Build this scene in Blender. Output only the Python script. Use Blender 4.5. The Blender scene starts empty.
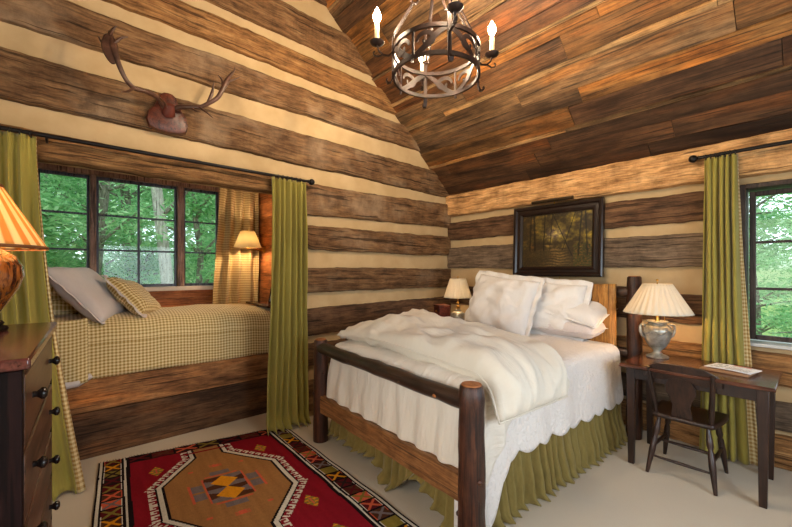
import bpy, math, random
from math import sin, cos, pi, sqrt, radians as R
from mathutils import Vector, Matrix, noise
random.seed(7)
sc = bpy.context.scene
col = sc.collection

# ------------------------------------------------------------------ camera
CAM = (3.34, -3.925, 1.44)
cam = bpy.data.cameras.new('camera'); cam_o = bpy.data.objects.new('camera', cam); col.objects.link(cam_o)
cam.sensor_width = 36; cam.lens = 36*376/792; cam.shift_y = 7.5/792; cam.clip_start = .02
cam_o.location = CAM; cam_o.rotation_euler = (R(90), 0, R(48.43))
sc.camera = cam_o
# ------------------------------------------------------------------ exposure
vs = sc.view_settings
vs.view_transform = 'Standard'; vs.look = 'None'; vs.gamma = 1; vs.use_curve_mapping = False
vs.exposure = 0.0
# ------------------------------------------------------------------ sky
world = bpy.data.worlds.new('sky'); sc.world = world; world.use_nodes = True
wn = world.node_tree.nodes; wl = world.node_tree.links
bg = wn['Background']; bg.inputs[1].default_value = 3.2
tcw = wn.new('ShaderNodeTexCoord'); sep = wn.new('ShaderNodeSeparateXYZ'); wl.new(tcw.outputs['Generated'], sep.inputs[0])
rw = wn.new('ShaderNodeValToRGB'); wl.new(sep.outputs[2], rw.inputs[0]); wl.new(rw.outputs[0], bg.inputs[0])
rw.color_ramp.elements[0].position = 0; rw.color_ramp.elements[0].color = (.16, .24, .12, 1)
rw.color_ramp.elements[1].position = .06; rw.color_ramp.elements[1].color = (.80, .90, 1, 1)
# ------------------------------------------------------------------ large lights: added fill inside the unseen windows, boosting the daylight
def area(name, loc, rot, sx, sy, power, colr):
    l = bpy.data.lights.new(name, 'AREA'); l.shape = 'RECTANGLE'; l.size = sx; l.size_y = sy; l.energy = power; l.color = colr
    o = bpy.data.objects.new(name, l); col.objects.link(o); o.location = loc; o.rotation_euler = rot; return o
area('fill_light_side', (4.93, -2.2, 1.45), (0, R(90), 0), 1.2, 2.0, 56, (.74, .86, 1))
area('fill_light_rear', (2.6, -5.13, 1.6), (R(90), 0, 0), 2.6, 1.5, 60, (1, .93, .84))
CH_W, DL_W, KL_W, SL_W, NL_W = 18, 12, 4.2, 13, 3     # bulb strengths: chandelier, dresser, desk, sconce, night stand

# ------------------------------------------------------------------ helpers
def link(o, parent=None):
    col.objects.link(o)
    if parent is not None: o.parent = parent
    return o
def tag(o, label=None, cat=None, group=None, kind=None):
    if label: o['label'] = label
    if cat: o['category'] = cat
    if group: o['group'] = group
    if kind: o['kind'] = kind
    return o
def empty(name, loc=(0,0,0), rz=0, rot=None):
    o = bpy.data.objects.new(name, None); o.empty_display_size = .1; col.objects.link(o)
    o.location = loc; o.rotation_euler = rot if rot else (0, 0, rz); return o
def copy_tree(o, parent=None):
    c = o.copy(); col.objects.link(c); c.parent = parent
    for ch in [x for x in bpy.data.objects if x.parent == o]: copy_tree(ch, c)
    return c
def nz(x, y, z=0, s=1.0): return noise.noise(Vector((x*s, y*s, z*s)))

class MB:
    def __init__(s): s.v = []; s.f = []; s.uv = {}; s.c = {}; s.T = Matrix()
    def add(s, p): s.v.append(tuple(s.T @ Vector(p))); return len(s.v)-1
    def face(s, idx, uvs=None, c=None):
        if uvs: s.uv[len(s.f)] = uvs
        if c: s.c[len(s.f)] = c
        s.f.append(tuple(idx))
    def box(s, x0, x1, y0, y1, z0, z1, c=None, uvo=(0, 0)):
        a = [s.add(p) for p in ((x0,y0,z0),(x1,y0,z0),(x1,y1,z0),(x0,y1,z0),(x0,y0,z1),(x1,y0,z1),(x1,y1,z1),(x0,y1,z1))]
        for q in ((0,3,2,1),(4,5,6,7),(0,1,5,4),(1,2,6,5),(2,3,7,6),(3,0,4,7)):
            s.face([a[i] for i in q], c=c)
        return s
    def hexa(s, pts):
        a = [s.add(p) for p in pts]
        for q in ((0,3,2,1),(4,5,6,7),(0,1,5,4),(1,2,6,5),(2,3,7,6),(3,0,4,7)): s.face([a[i] for i in q])
        return s
    def tube(s, pts, rad, n=10, caps=True, flat=None, wob=0):
        pts = [Vector(p) for p in pts]; m = len(pts)
        if not hasattr(rad, '__len__'): rad = [rad]*m
        prev = None; rings = []
        L = 0
        for i, p in enumerate(pts):
            t = (pts[min(i+1, m-1)]-pts[max(i-1, 0)]).normalized()
            if prev is None:
                up = Vector((0,0,1)) if abs(t.z) < .9 else Vector((1,0,0))
                a = t.cross(up).normalized()
            else:
                a = prev - t*prev.dot(t); a.normalize()
            b = t.cross(a); prev = a
            if i: L += (p-pts[i-1]).length
            ring = []
            for k in range(n):
                w = 2*pi*k/n; r = rad[i]
                if wob: r *= 1+wob*nz(p.x*7+cos(w)*.8, p.y*7+sin(w)*.8, p.z*7+i*.1)
                q = a*cos(w)*r + b*sin(w)*r*(flat or 1)
                ring.append(s.add(p+q))
            rings.append((ring, L))
        for i in range(m-1):
            for k in range(n):
                k2 = (k+1) % n
                s.face((rings[i][0][k], rings[i][0][k2], rings[i+1][0][k2], rings[i+1][0][k]),
                       uvs=[(rings[i][1], k/n), (rings[i][1], (k+1)/n), (rings[i+1][1], (k+1)/n), (rings[i+1][1], k/n)])
        if caps:
            s.face(list(reversed(rings[0][0]))); s.face(rings[-1][0])
        return s
    def lathe(s, prof, n=28, c=(0,0,0), mod=None, cap=True):
        rings = []
        for (r, z) in prof:
            ring = []
            for k in range(n):
                w = 2*pi*k/n; rr = r*(1+(mod(w, z) if mod else 0))
                ring.append(s.add((c[0]+rr*cos(w), c[1]+rr*sin(w), c[2]+z)))
            rings.append(ring)
        for i in range(len(prof)-1):
            for k in range(n):
                k2 = (k+1) % n
                s.face((rings[i][k], rings[i][k2], rings[i+1][k2], rings[i+1][k]),
                       uvs=[(k/n, i), (( k+1)/n, i), ((k+1)/n, i+1), (k/n, i+1)])
        if cap:
            s.face(list(reversed(rings[0]))); s.face(rings[-1])
        return s
    def grid(s, nu, nv, f, uvf=None, cu=False, colf=None):
        ids = [[s.add(f(i/nu, j/nv)) for j in range(nv+1)] for i in range(nu if cu else nu+1)]
        for i in range(nu):
            i2 = (i+1) % nu if cu else i+1
            for j in range(nv):
                uvs = [uvf(a/nu, b/nv) for a, b in ((i,j),(i+1,j),(i+1,j+1),(i,j+1))] if uvf else None
                s.face((ids[i][j], ids[i2][j], ids[i2][j+1], ids[i][j+1]), uvs=uvs,
                       c=colf((i+.5)/nu, (j+.5)/nv) if colf else None)
        return s
    def prism(s, poly, y0, y1, flip=False):           # polygon in XZ extruded along Y
        a = [s.add((x, y0, z)) for x, z in poly]; b = [s.add((x, y1, z)) for x, z in poly]; n = len(poly)
        s.face(list(reversed(a)) if flip else a); s.face(b if flip else list(reversed(b)))
        for i in range(n):
            j = (i+1) % n; q = (a[j], a[i], b[i], b[j]); s.face(tuple(reversed(q)) if flip else q)
        return s
    def sphere(s, c, r, n=12, sz=1.0):
        prof = [(max(1e-4, r*sin(pi*k/n)), -r*sz*cos(pi*k/n)) for k in range(n+1)]
        return s.lathe(prof, n=n*2, c=c, cap=False)
    def build(s, name, mat, parent=None, smooth=True, bevel=0, solid=0, sub=0, ang=38, offset=0):
        me = bpy.data.meshes.new(name); me.from_pydata(s.v, [], s.f)
        if s.uv:
            L = me.uv_layers.new(name='UVMap'); d = L.data
            for p in me.polygons:
                q = s.uv.get(p.index)
                if q:
                    for k, li in enumerate(p.loop_indices): d[li].uv = q[k]
        if s.c:
            A = me.color_attributes.new('tone', 'FLOAT_COLOR', 'CORNER'); d = A.data
            for p in me.polygons:
                q = s.c.get(p.index)
                if q:
                    for li in p.loop_indices: d[li].color = (q[0], q[1], q[2], 1)
        me.materials.append(mat)
        if smooth:
            me.shade_smooth(); me.set_sharp_from_angle(angle=R(ang))
        o = bpy.data.objects.new(name, me); link(o, parent)
        if bevel:
            m = o.modifiers.new('bevel', 'BEVEL'); m.width = bevel; m.segments = 2; m.limit_method = 'ANGLE'; m.angle_limit = R(40)
        if solid:
            m = o.modifiers.new('solid', 'SOLIDIFY'); m.thickness = solid; m.offset = offset
        if sub:
            m = o.modifiers.new('sub', 'SUBSURF'); m.levels = sub; m.render_levels = sub
        return o

# ------------------------------------------------------------------ materials
def srgb(r, g, b):
    f = lambda c: (c/255/12.92) if c/255 <= .04045 else ((c/255+.055)/1.055)**2.4
    return (f(r), f(g), f(b), 1)
def newmat(name):
    m = bpy.data.materials.new(name); m.use_nodes = True
    return m, m.node_tree.nodes, m.node_tree.links, m.node_tree.nodes['Principled BSDF']
def mixc(n, l, fac, a, b, mode='MIX'):
    x = n.new('ShaderNodeMix'); x.data_type = 'RGBA'; x.blend_type = mode
    for s_, v in ((0, fac), (6, a), (7, b)):
        if hasattr(v, 'links') or isinstance(v, bpy.types.NodeSocket): l.new(v, x.inputs[s_])
        else: x.inputs[s_].default_value = v
    return x.outputs[2]
def noise_n(n, l, vec, scale, detail=4, rough=.55, dist=0):
    t = n.new('ShaderNodeTexNoise'); t.inputs['Scale'].default_value = scale; t.inputs['Detail'].default_value = detail
    t.inputs['Roughness'].default_value = rough; t.inputs['Distortion'].default_value = dist
    if vec is not None: l.new(vec, t.inputs['Vector'])
    return t.outputs[0]
def mapping(n, l, vec, sc_, loc=(0,0,0)):
    m = n.new('ShaderNodeMapping'); m.inputs['Scale'].default_value = sc_; m.inputs['Location'].default_value = loc
    l.new(vec, m.inputs['Vector']); return m.outputs[0]
def ramp(n, l, fac, stops):
    r = n.new('ShaderNodeValToRGB'); l.new(fac, r.inputs[0]); e = r.color_ramp.elements
    while len(e) < len(stops): e.new(.5)
    for k, (p, c) in enumerate(stops): e[k].position = p; e[k].color = c
    return r.outputs[0]
def bump(n, l, bs, h, strength=.3, dist=.01, prev=None):
    b = n.new('ShaderNodeBump'); b.inputs['Strength'].default_value = strength; b.inputs['Distance'].default_value = dist
    l.new(h, b.inputs['Height'])
    if prev is not None: l.new(prev, b.inputs['Normal'])
    l.new(b.outputs[0], bs.inputs['Normal']); return b.outputs[0]
def coord(n, kind):
    t = n.new('ShaderNodeTexCoord'); return t.outputs[kind]

def wood(name, dark, mid, light, rough=.7, src='UV', stretch=(1.2, 9, 1), scale=4, bmp=.5, bd=.006, attr=False, patch=None, adze=0, spec=.3, per_object=True):
    m, n, l, bs = newmat(name)
    v0 = coord(n, src)
    if per_object:
        oi = n.new('ShaderNodeObjectInfo'); ad = n.new('ShaderNodeVectorMath'); ad.operation = 'ADD'
        ml = n.new('ShaderNodeVectorMath'); ml.operation = 'SCALE'; ml.inputs[3].default_value = 37
        cb = n.new('ShaderNodeCombineXYZ')
        for k in range(3): l.new(oi.outputs['Random'], cb.inputs[k])
        l.new(cb.outputs[0], ml.inputs[0]); l.new(v0, ad.inputs[0]); l.new(ml.outputs[0], ad.inputs[1]); v0 = ad.outputs[0]
    v = mapping(n, l, v0, stretch)
    g1 = noise_n(n, l, v, scale, 8, .66, .15)
    g2 = noise_n(n, l, mapping(n, l, v0, tuple(a*4.5 if a > 2 else a*1.5 for a in stretch)), scale, 6, .68)
    c = ramp(n, l, g1, [(.28, dark), (.5, mid), (.74, light)])
    c = mixc(n, l, .7, c, ramp(n, l, g2, [(.36, (.30,.28,.26,1)), (.5, (.95,.95,.95,1)), (.66, (1.3,1.28,1.22,1))]), 'MULTIPLY')
    big = noise_n(n, l, mapping(n, l, v0, (1.3, 1.3*stretch[1]/stretch[0]*.22, 1.3)), 1.6, 3)
    if patch:
        c = mixc(n, l, ramp(n, l, big, [(.5, (0,0,0,1)), (.68, (.75,.75,.75,1))]), c, patch)
    gi = noise_n(n, l, v0, 7, 8, .75)                                                     # grime and worn spots
    c = mixc(n, l, .6, c, ramp(n, l, gi, [(.34, (.45,.42,.40,1)), (.52, (1,1,1,1)), (.72, (1.25,1.22,1.18,1))]), 'MULTIPLY')
    cr = noise_n(n, l, mapping(n, l, v0, tuple(a*2.6 if a > 2 else a*.45 for a in stretch)), 3.2, 2, .5, .1)      # drying cracks
    crm = ramp(n, l, cr, [(.36, (.16,.14,.12,1)), (.385, (1,1,1,1))])
    c = mixc(n, l, .75, c, crm, 'MULTIPLY')
    if per_object:
        hv = n.new('ShaderNodeMapRange'); l.new(oi.outputs['Random'], hv.inputs[0]); hv.inputs[3].default_value = .78; hv.inputs[4].default_value = 1.18
        vm = n.new('ShaderNodeVectorMath'); vm.operation = 'SCALE'; l.new(c, vm.inputs[0]); l.new(hv.outputs[0], vm.inputs[3]); c = vm.outputs[0]
    if attr:
        a = n.new('ShaderNodeVertexColor'); a.layer_name = 'tone'
        c = mixc(n, l, 1.0, c, a.outputs[0], 'MULTIPLY')
        pv = noise_n(n, l, mapping(n, l, v0, (.7, 3.2, 1)), 1.6, 4, .55)
        c = mixc(n, l, ramp(n, l, pv, [(.38, (.9,.9,.9,1)), (.52, (0,0,0,1))]), c, mixc(n, l, 1.0, c, (.42, .38, .36, 1), 'MULTIPLY'))
        c = mixc(n, l, ramp(n, l, pv, [(.52, (0,0,0,1)), (.66, (.7,.7,.7,1))]), c, mixc(n, l, 1.0, c, (1.6, 1.12, .58, 1), 'MULTIPLY'))
    l.new(c, bs.inputs['Base Color']); bs.inputs['Roughness'].default_value = rough; bs.inputs['Specular IOR Level'].default_value = spec
    b1 = bump(n, l, bs, g2, bmp, bd)
    b2 = bump(n, l, bs, crm, bmp*.8, bd, b1)
    if adze:
        ad_ = noise_n(n, l, mapping(n, l, v0, (14, 2.5, 1)), 1.2, 2)
        bump(n, l, bs, ad_, adze, .02, b2)
    return m
def fabric(name, c1, c2=None, rough=.9, weave=900, bmp=.15, trans=0, crinkle=None, pattern=None, sheen=.2, tex='UV'):
    m, n, l, bs = newmat(name)
    v0 = coord(n, tex)
    c = None
    if pattern == 'gingham':
        # woven check: two sets of threads crossing
        sp = n.new('ShaderNodeSeparateXYZ'); l.new(v0, sp.inputs[0]); outs = []
        for k in (0, 1):
            mt = n.new('ShaderNodeMath'); mt.operation = 'MULTIPLY'; l.new(sp.outputs[k], mt.inputs[0]); mt.inputs[1].default_value = weave
            fr = n.new('ShaderNodeMath'); fr.operation = 'PINGPONG'; l.new(mt.outputs[0], fr.inputs[0]); fr.inputs[1].default_value = 1
            gt = n.new('ShaderNodeMath'); gt.operation = 'GREATER_THAN'; l.new(fr.outputs[0], gt.inputs[0]); gt.inputs[1].default_value = .5
            outs.append(gt.outputs[0])
        ad = n.new('ShaderNodeMath'); ad.operation = 'ADD'; l.new(outs[0], ad.inputs[0]); l.new(outs[1], ad.inputs[1])
        hf = n.new('ShaderNodeMath'); hf.operation = 'MULTIPLY'; l.new(ad.outputs[0], hf.inputs[0]); hf.inputs[1].default_value = .5
        c = mixc(n, l, hf.outputs[0], c1, c2)
    else:
        g = noise_n(n, l, mapping(n, l, v0, (1, .25, 1)), 60, 5, .7)
        c = mixc(n, l, g, c1, c2 or tuple(x*.82 for x in c1[:3])+(1,))
    l.new(c, bs.inputs['Base Color']); bs.inputs['Roughness'].default_value = rough
    bs.inputs['Sheen Weight'].default_value = sheen; bs.inputs['Specular IOR Level'].default_value = .15
    h = noise_n(n, l, v0, 240, 3, .6)
    prev = bump(n, l, bs, h, bmp, .002)
    if crinkle:
        cv, ss, sd = crinkle
        prev = bump(n, l, bs, noise_n(n, l, mapping(n, l, v0, cv), 1, 5, .6, .8), ss, sd, prev)
    if trans:
        tr = n.new('ShaderNodeBsdfTranslucent'); l.new(c, tr.inputs[0])
        ms = n.new('ShaderNodeMixShader'); ms.inputs[0].default_value = trans
        out = n['Material Output']; l.new(bs.outputs[0], ms.inputs[1]); l.new(tr.outputs[0], ms.inputs[2]); l.new(ms.outputs[0], out.inputs[0])
    return m
def plain(name, c, rough=.5, metal=0, spec=.5, nscale=0, c2=None, bmp=0, coat=0):
    m, n, l, bs = newmat(name)
    bs.inputs['Base Color'].default_value = c; bs.inputs['Roughness'].default_value = rough; bs.inputs['Metallic'].default_value = metal
    bs.inputs['Specular IOR Level'].default_value = spec; bs.inputs['Coat Weight'].default_value = coat
    if nscale:
        g = noise_n(n, l, coord(n, 'Object'), nscale, 6, .6)
        l.new(mixc(n, l, ramp(n, l, g, [(.35, (0,0,0,1)), (.65, (1,1,1,1))]), c, c2 or tuple(x*.6 for x in c[:3])+(1,)), bs.inputs['Base Color'])
        if bmp: bump(n, l, bs, g, bmp, .004)
    return m
def emis(name, c, s):
    m, n, l, bs = newmat(name)
    bs.inputs['Emission Color'].default_value = c; bs.inputs['Emission Strength'].default_value = s; bs.inputs['Base Color'].default_value = (1,1,1,1)
    return m
WARM = (1, .70, .40, 1)
BULB_A = 4*pi*.02**2
def bulbmat(name, watts, c=WARM): return emis(name, c, watts/(pi*BULB_A))

M = {}
M['chink'] = plain('lime_chinking', srgb(193, 167, 128), .95, spec=.1, nscale=3.5, c2=srgb(180, 153, 112), bmp=.12)
M['log_left'] = wood('weathered_log', srgb(66, 44, 26), srgb(116, 84, 54), srgb(152, 120, 84), .85, stretch=(1.0, 7, 1), bmp=.7, bd=.01, adze=.35, patch=srgb(152, 128, 102))
M['log_comb'] = wood('saw_marked_log', srgb(74, 50, 30), srgb(130, 94, 60), srgb(168, 134, 96), .85, stretch=(1.0, 7, 1), bmp=.7, bd=.01, adze=.9)
M['log_warm'] = wood('warm_brown_log', srgb(84, 56, 30), srgb(144, 102, 60), srgb(182, 140, 92), .85, stretch=(1.0, 7, 1), bmp=.7, bd=.01, adze=.35)
M['log_dark'] = wood('dark_brown_log', srgb(50, 34, 22), srgb(96, 68, 46), srgb(130, 98, 68), .8, stretch=(.9, 7, 1), bmp=.7, bd=.01, adze=.2)
M['log_grey'] = wood('grey_weathered_log', srgb(58, 48, 38), srgb(112, 94, 76), srgb(148, 126, 104), .9, stretch=(.8, 8, 1), bmp=.6, bd=.01)
M['log_light'] = wood('pale_tan_log', srgb(124, 86, 50), srgb(188, 142, 92), srgb(218, 176, 124), .85, stretch=(.9, 7, 1), bmp=.7, bd=.01, adze=.25)
M['ceiling'] = wood('reclaimed_ceiling_boards', srgb(100, 90, 80), srgb(194, 188, 178), srgb(246, 240, 228), .55, stretch=(.8, 6, 1), scale=3.0, bmp=.5, bd=.006, attr=True, per_object=False, spec=.4)
M['bunk_wood'] = wood('bunk_boards', srgb(84, 60, 40), srgb(134, 100, 68), srgb(166, 130, 92), .75, stretch=(1, 6, 1), bmp=.4, attr=True, per_object=False)
M['post'] = wood('bark_brown_post', srgb(30, 16, 11), srgb(66, 36, 24), srgb(104, 62, 40), .42, src='Object', stretch=(7, 7, 1), bmp=.5, bd=.006, spec=.5)
M['rail'] = wood('dark_peeled_rail', srgb(28, 18, 14), srgb(58, 40, 32), srgb(86, 62, 48), .35, src='Object', stretch=(1.2, 8, 8), bmp=.4, bd=.004, spec=.6)
M['bed_board'] = wood('pine_board', srgb(104, 66, 36), srgb(152, 104, 62), srgb(180, 130, 84), .6, src='Object', stretch=(1, 7, 7), bmp=.4, bd=.004)
M['cut_end'] = plain('cut_wood_end', srgb(176, 110, 58), .6, nscale=40)
M['head_panel'] = wood('honey_figured_panel', srgb(132, 84, 38), srgb(168, 116, 56), srgb(194, 144, 78), .45, src='Object', stretch=(6, 1, 1.2), bmp=.15, bd=.002)
M['red_wood'] = wood('red_brown_wood', srgb(56, 20, 14), srgb(98, 40, 28), srgb(130, 62, 42), .45, src='Object', stretch=(1, 6, 6), bmp=.2, bd=.002)
M['desk'] = wood('dark_walnut', srgb(50, 24, 16), srgb(88, 48, 32), srgb(116, 70, 46), .2, src='Object', stretch=(1, 7, 7), scale=3, bmp=.15, bd=.002, spec=.6)
M['desk_leg'] = wood('dark_walnut_upright', srgb(30, 18, 13), srgb(48, 29, 22), srgb(64, 41, 30), .35, src='Object', stretch=(7, 7, 1), scale=3, bmp=.1, bd=.002, spec=.5)
M['dresser'] = wood('dark_stained_dresser', srgb(44, 24, 18), srgb(84, 54, 40), srgb(112, 78, 58), .35, src='Object', stretch=(1, 5, 5), scale=3, bmp=.1, bd=.002, spec=.6)
M['dresser_dark'] = wood('black_brown_dresser_frame', srgb(14, 6, 6), srgb(24, 10, 9), srgb(34, 15, 12), .6, src='Object', stretch=(5, 5, 1), scale=3, bmp=.1, bd=.002, spec=.12)
M['dresser_top'] = wood('worn_red_brown_top', srgb(62, 26, 22), srgb(96, 48, 42), srgb(120, 76, 66), .16, src='Object', stretch=(1, 5, 5), scale=3, bmp=.1, bd=.002, spec=.7)
M['knob'] = plain('black_knob', srgb(24, 18, 18), .25, spec=.6)
M['win_wood'] = wood('window_frame_wood', srgb(120, 84, 68), srgb(170, 128, 104), srgb(200, 160, 136), .45, src='Object', stretch=(6, 6, 1), bmp=.2, bd=.002)
M['win_dark'] = wood('dark_sash', srgb(70, 68, 76), srgb(98, 96, 108), srgb(124, 122, 136), .35, src='Object', stretch=(6, 6, 1), bmp=.2, bd=.002)
M['sash_brown'] = wood('dark_brown_sash', srgb(40, 30, 26), srgb(62, 48, 42), srgb(84, 68, 60), .45, src='Object', stretch=(6, 6, 1), bmp=.2, bd=.002)
M['alcove_wood'] = wood('orange_alcove_boards', srgb(120, 66, 32), srgb(168, 100, 52), srgb(196, 128, 74), .6, src='UV', stretch=(1, 6, 1), bmp=.3, bd=.004)
M['sill'] = plain('pale_sill', srgb(214, 200, 184), .5)
M['paint_white'] = plain('painted_sill', srgb(190, 190, 186), .4)
M['iron'] = plain('rusty_wrought_iron', srgb(34, 24, 21), .5, metal=.4, nscale=18, c2=srgb(60, 42, 35), bmp=.3)
M['rod'] = plain('black_iron_rod', srgb(30, 26, 25), .4, metal=.6)
M['brass'] = plain('aged_brass', srgb(176, 136, 66), .3, metal=1)
M['silver'] = plain('worn_silver', srgb(186, 182, 170), .3, metal=.5, nscale=22, c2=srgb(132, 128, 116), bmp=.15)
M['green'] = fabric('olive_green_linen', srgb(172, 158, 78), srgb(146, 132, 58), .8, bmp=.25, trans=.12, crinkle=((9, 2, 1), .25, .01))
M['skirt'] = fabric('olive_bed_skirt_linen', srgb(152, 134, 76), srgb(110, 94, 48), .85, bmp=.25, trans=.08, crinkle=((12, 3, 1), .3, .01))
M['gingham'] = fabric('tan_cream_gingham', srgb(236, 216, 166), srgb(158, 126, 62), .9, weave=78, pattern='gingham', bmp=.1)
M['gingham_curtain'] = fabric('gold_cream_gingham', srgb(228, 208, 158), srgb(170, 132, 70), .9, weave=70, pattern='gingham', bmp=.1, trans=.25)
M['white_pillow'] = fabric('white_cotton', srgb(230, 226, 222), srgb(222, 217, 210), .9, bmp=.12, crinkle=((9, 9, 1), .6, .02))
M['lilac_pillow'] = fabric('pale_linen_stripe', srgb(222, 212, 208), srgb(206, 196, 192), .9, bmp=.12, crinkle=((6, 6, 1), .3, .012))
M['cream'] = fabric('cream_blanket', srgb(232, 224, 210), srgb(222, 212, 196), .9, bmp=.15, crinkle=((26, 3, 1), .8, .02))
M['comforter'] = fabric('ivory_comforter', srgb(226, 218, 202), srgb(218, 208, 190), .9, bmp=.12, crinkle=((3.5, 5, 1), .45, .03))
def quilt_mat():
    m = fabric('white_matelasse', srgb(232, 226, 220), srgb(224, 217, 210), .9, bmp=.15)
    n = m.node_tree.nodes; l = m.node_tree.links; bs = n['Principled BSDF']
    w = n.new('ShaderNodeTexVoronoi'); w.inputs['Scale'].default_value = 30; w.feature = 'DISTANCE_TO_EDGE'
    l.new(coord(n, 'UV'), w.inputs['Vector'])
    w2 = n.new('ShaderNodeTexWave'); w2.wave_type = 'RINGS'; w2.inputs['Scale'].default_value = 5; w2.inputs['Distortion'].default_value = 6
    l.new(coord(n, 'UV'), w2.inputs['Vector'])
    prev = bs.inputs['Normal'].links[0].from_socket
    p = bump(n, l, bs, w.outputs['Distance'], .6, .02, prev); bump(n, l, bs, w2.outputs[1], .25, .01, p)
    return m
M['quilt'] = quilt_mat()
def carpet_mat():
    m, n, l, bs = newmat('beige_carpet')
    v = coord(n, 'Object'); g = noise_n(n, l, v, 260, 4, .7); g2 = noise_n(n, l, v, 1.7, 4, .5)
    c = mixc(n, l, g, srgb(222, 212, 194), srgb(184, 172, 152)); c = mixc(n, l, g2, c, srgb(210, 198, 178))
    l.new(c, bs.inputs['Base Color']); bs.inputs['Roughness'].default_value = .98; bs.inputs['Specular IOR Level'].default_value = .05
    bump(n, l, bs, g, .5, .01); return m
M['carpet'] = carpet_mat()
def attr_mat(name, rough, spec=.2, weave=0, coat=0):
    m, n, l, bs = newmat(name)
    a = n.new('ShaderNodeVertexColor'); a.layer_name = 'tone'; c = a.outputs[0]
    if weave:
        g = noise_n(n, l, mapping(n, l, coord(n, 'Object'), (1, 6, 1)), weave, 4, .7)
        c = mixc(n, l, 1, c, ramp(n, l, g, [(.3, (.72,.72,.72,1)), (.7, (1.05,1.05,1.05,1))]), 'MULTIPLY'); bump(n, l, bs, g, .4, .004)
    l.new(c, bs.inputs['Base Color']); bs.inputs['Roughness'].default_value = rough; bs.inputs['Specular IOR Level'].default_value = spec; bs.inputs['Coat Weight'].default_value = coat
    return m
M['kilim'] = attr_mat('kilim_weave', .95, .05, 60)
M['painting'] = attr_mat('oil_paint', .4, .4)
M['print'] = attr_mat('printed_paper', .5, .3)
def glass_mat():
    m, n, l, bs = newmat('window_glass'); n.remove(bs)
    t = n.new('ShaderNodeBsdfTransparent'); t.inputs[0].default_value = (.94, .97, .96, 1)
    g = n.new('ShaderNodeBsdfGlossy'); g.inputs['Roughness'].default_value = .02
    f = n.new('ShaderNodeFresnel'); f.inputs[0].default_value = 1.3
    ms = n.new('ShaderNodeMixShader'); l.new(f.outputs[0], ms.inputs[0]); l.new(t.outputs[0], ms.inputs[1]); l.new(g.outputs[0], ms.inputs[2])
    l.new(ms.outputs[0], n['Material Output'].inputs[0]); return m
M['glass'] = glass_mat()
def shade_mat(name, c1, c2=None, n_stripe=0, trans=.55):
    m, n, l, bs = newmat(name); bs.inputs['Roughness'].default_value = .9
    if n_stripe:
        sp = n.new('ShaderNodeSeparateXYZ'); l.new(coord(n, 'UV'), sp.inputs[0])
        mt = n.new('ShaderNodeMath'); mt.operation = 'MULTIPLY'; l.new(sp.outputs[0], mt.inputs[0]); mt.inputs[1].default_value = n_stripe*2
        pp = n.new('ShaderNodeMath'); pp.operation = 'PINGPONG'; l.new(mt.outputs[0], pp.inputs[0]); pp.inputs[1].default_value = 1
        c = ramp(n, l, pp.outputs[0], [(.35, c1), (.6, c2)])
    else:
        rgb = n.new('ShaderNodeRGB'); rgb.outputs[0].default_value = c1; c = rgb.outputs[0]
    l.new(c, bs.inputs['Base Color'])
    t = n.new('ShaderNodeBsdfTranslucent'); l.new(c, t.inputs[0]); ms = n.new('ShaderNodeMixShader'); ms.inputs[0].default_value = trans
    l.new(bs.outputs[0], ms.inputs[1]); l.new(t.outputs[0], ms.inputs[2]); l.new(ms.outputs[0], n['Material Output'].inputs[0]); return m
M['shade_cream'] = shade_mat('cream_pleated_shade', srgb(232, 222, 200), trans=.22)
M['shade_glow'] = shade_mat('ivory_paper_shade', srgb(244, 232, 196))
M['shade_stripe'] = shade_mat('gold_striped_shade', srgb(214, 160, 84), srgb(246, 226, 178), 22, .5)
M['candle'] = plain('candle_sleeve', srgb(214, 190, 150), .5)
M['bulb_ch'] = bulbmat('chandelier_bulb', CH_W, (1, .78, .53, 1)); M['bulb_dl'] = bulbmat('dresser_bulb', DL_W)
M['bulb_kl'] = bulbmat('desk_bulb', KL_W, (1, .62, .28, 1)); M['bulb_sl'] = bulbmat('sconce_bulb', SL_W); M['bulb_nl'] = bulbmat('night_bulb', NL_W)

# ================================================================== STRUCTURE
def struct(o): o['kind'] = 'structure'; return o
def struct_empty(name): return struct(empty(name))
# floor
b = MB(); b.box(-1.6, 5.1, -5.3, .1, -.12, 0); struct(b.build('floor', M['carpet'], smooth=False))

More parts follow.
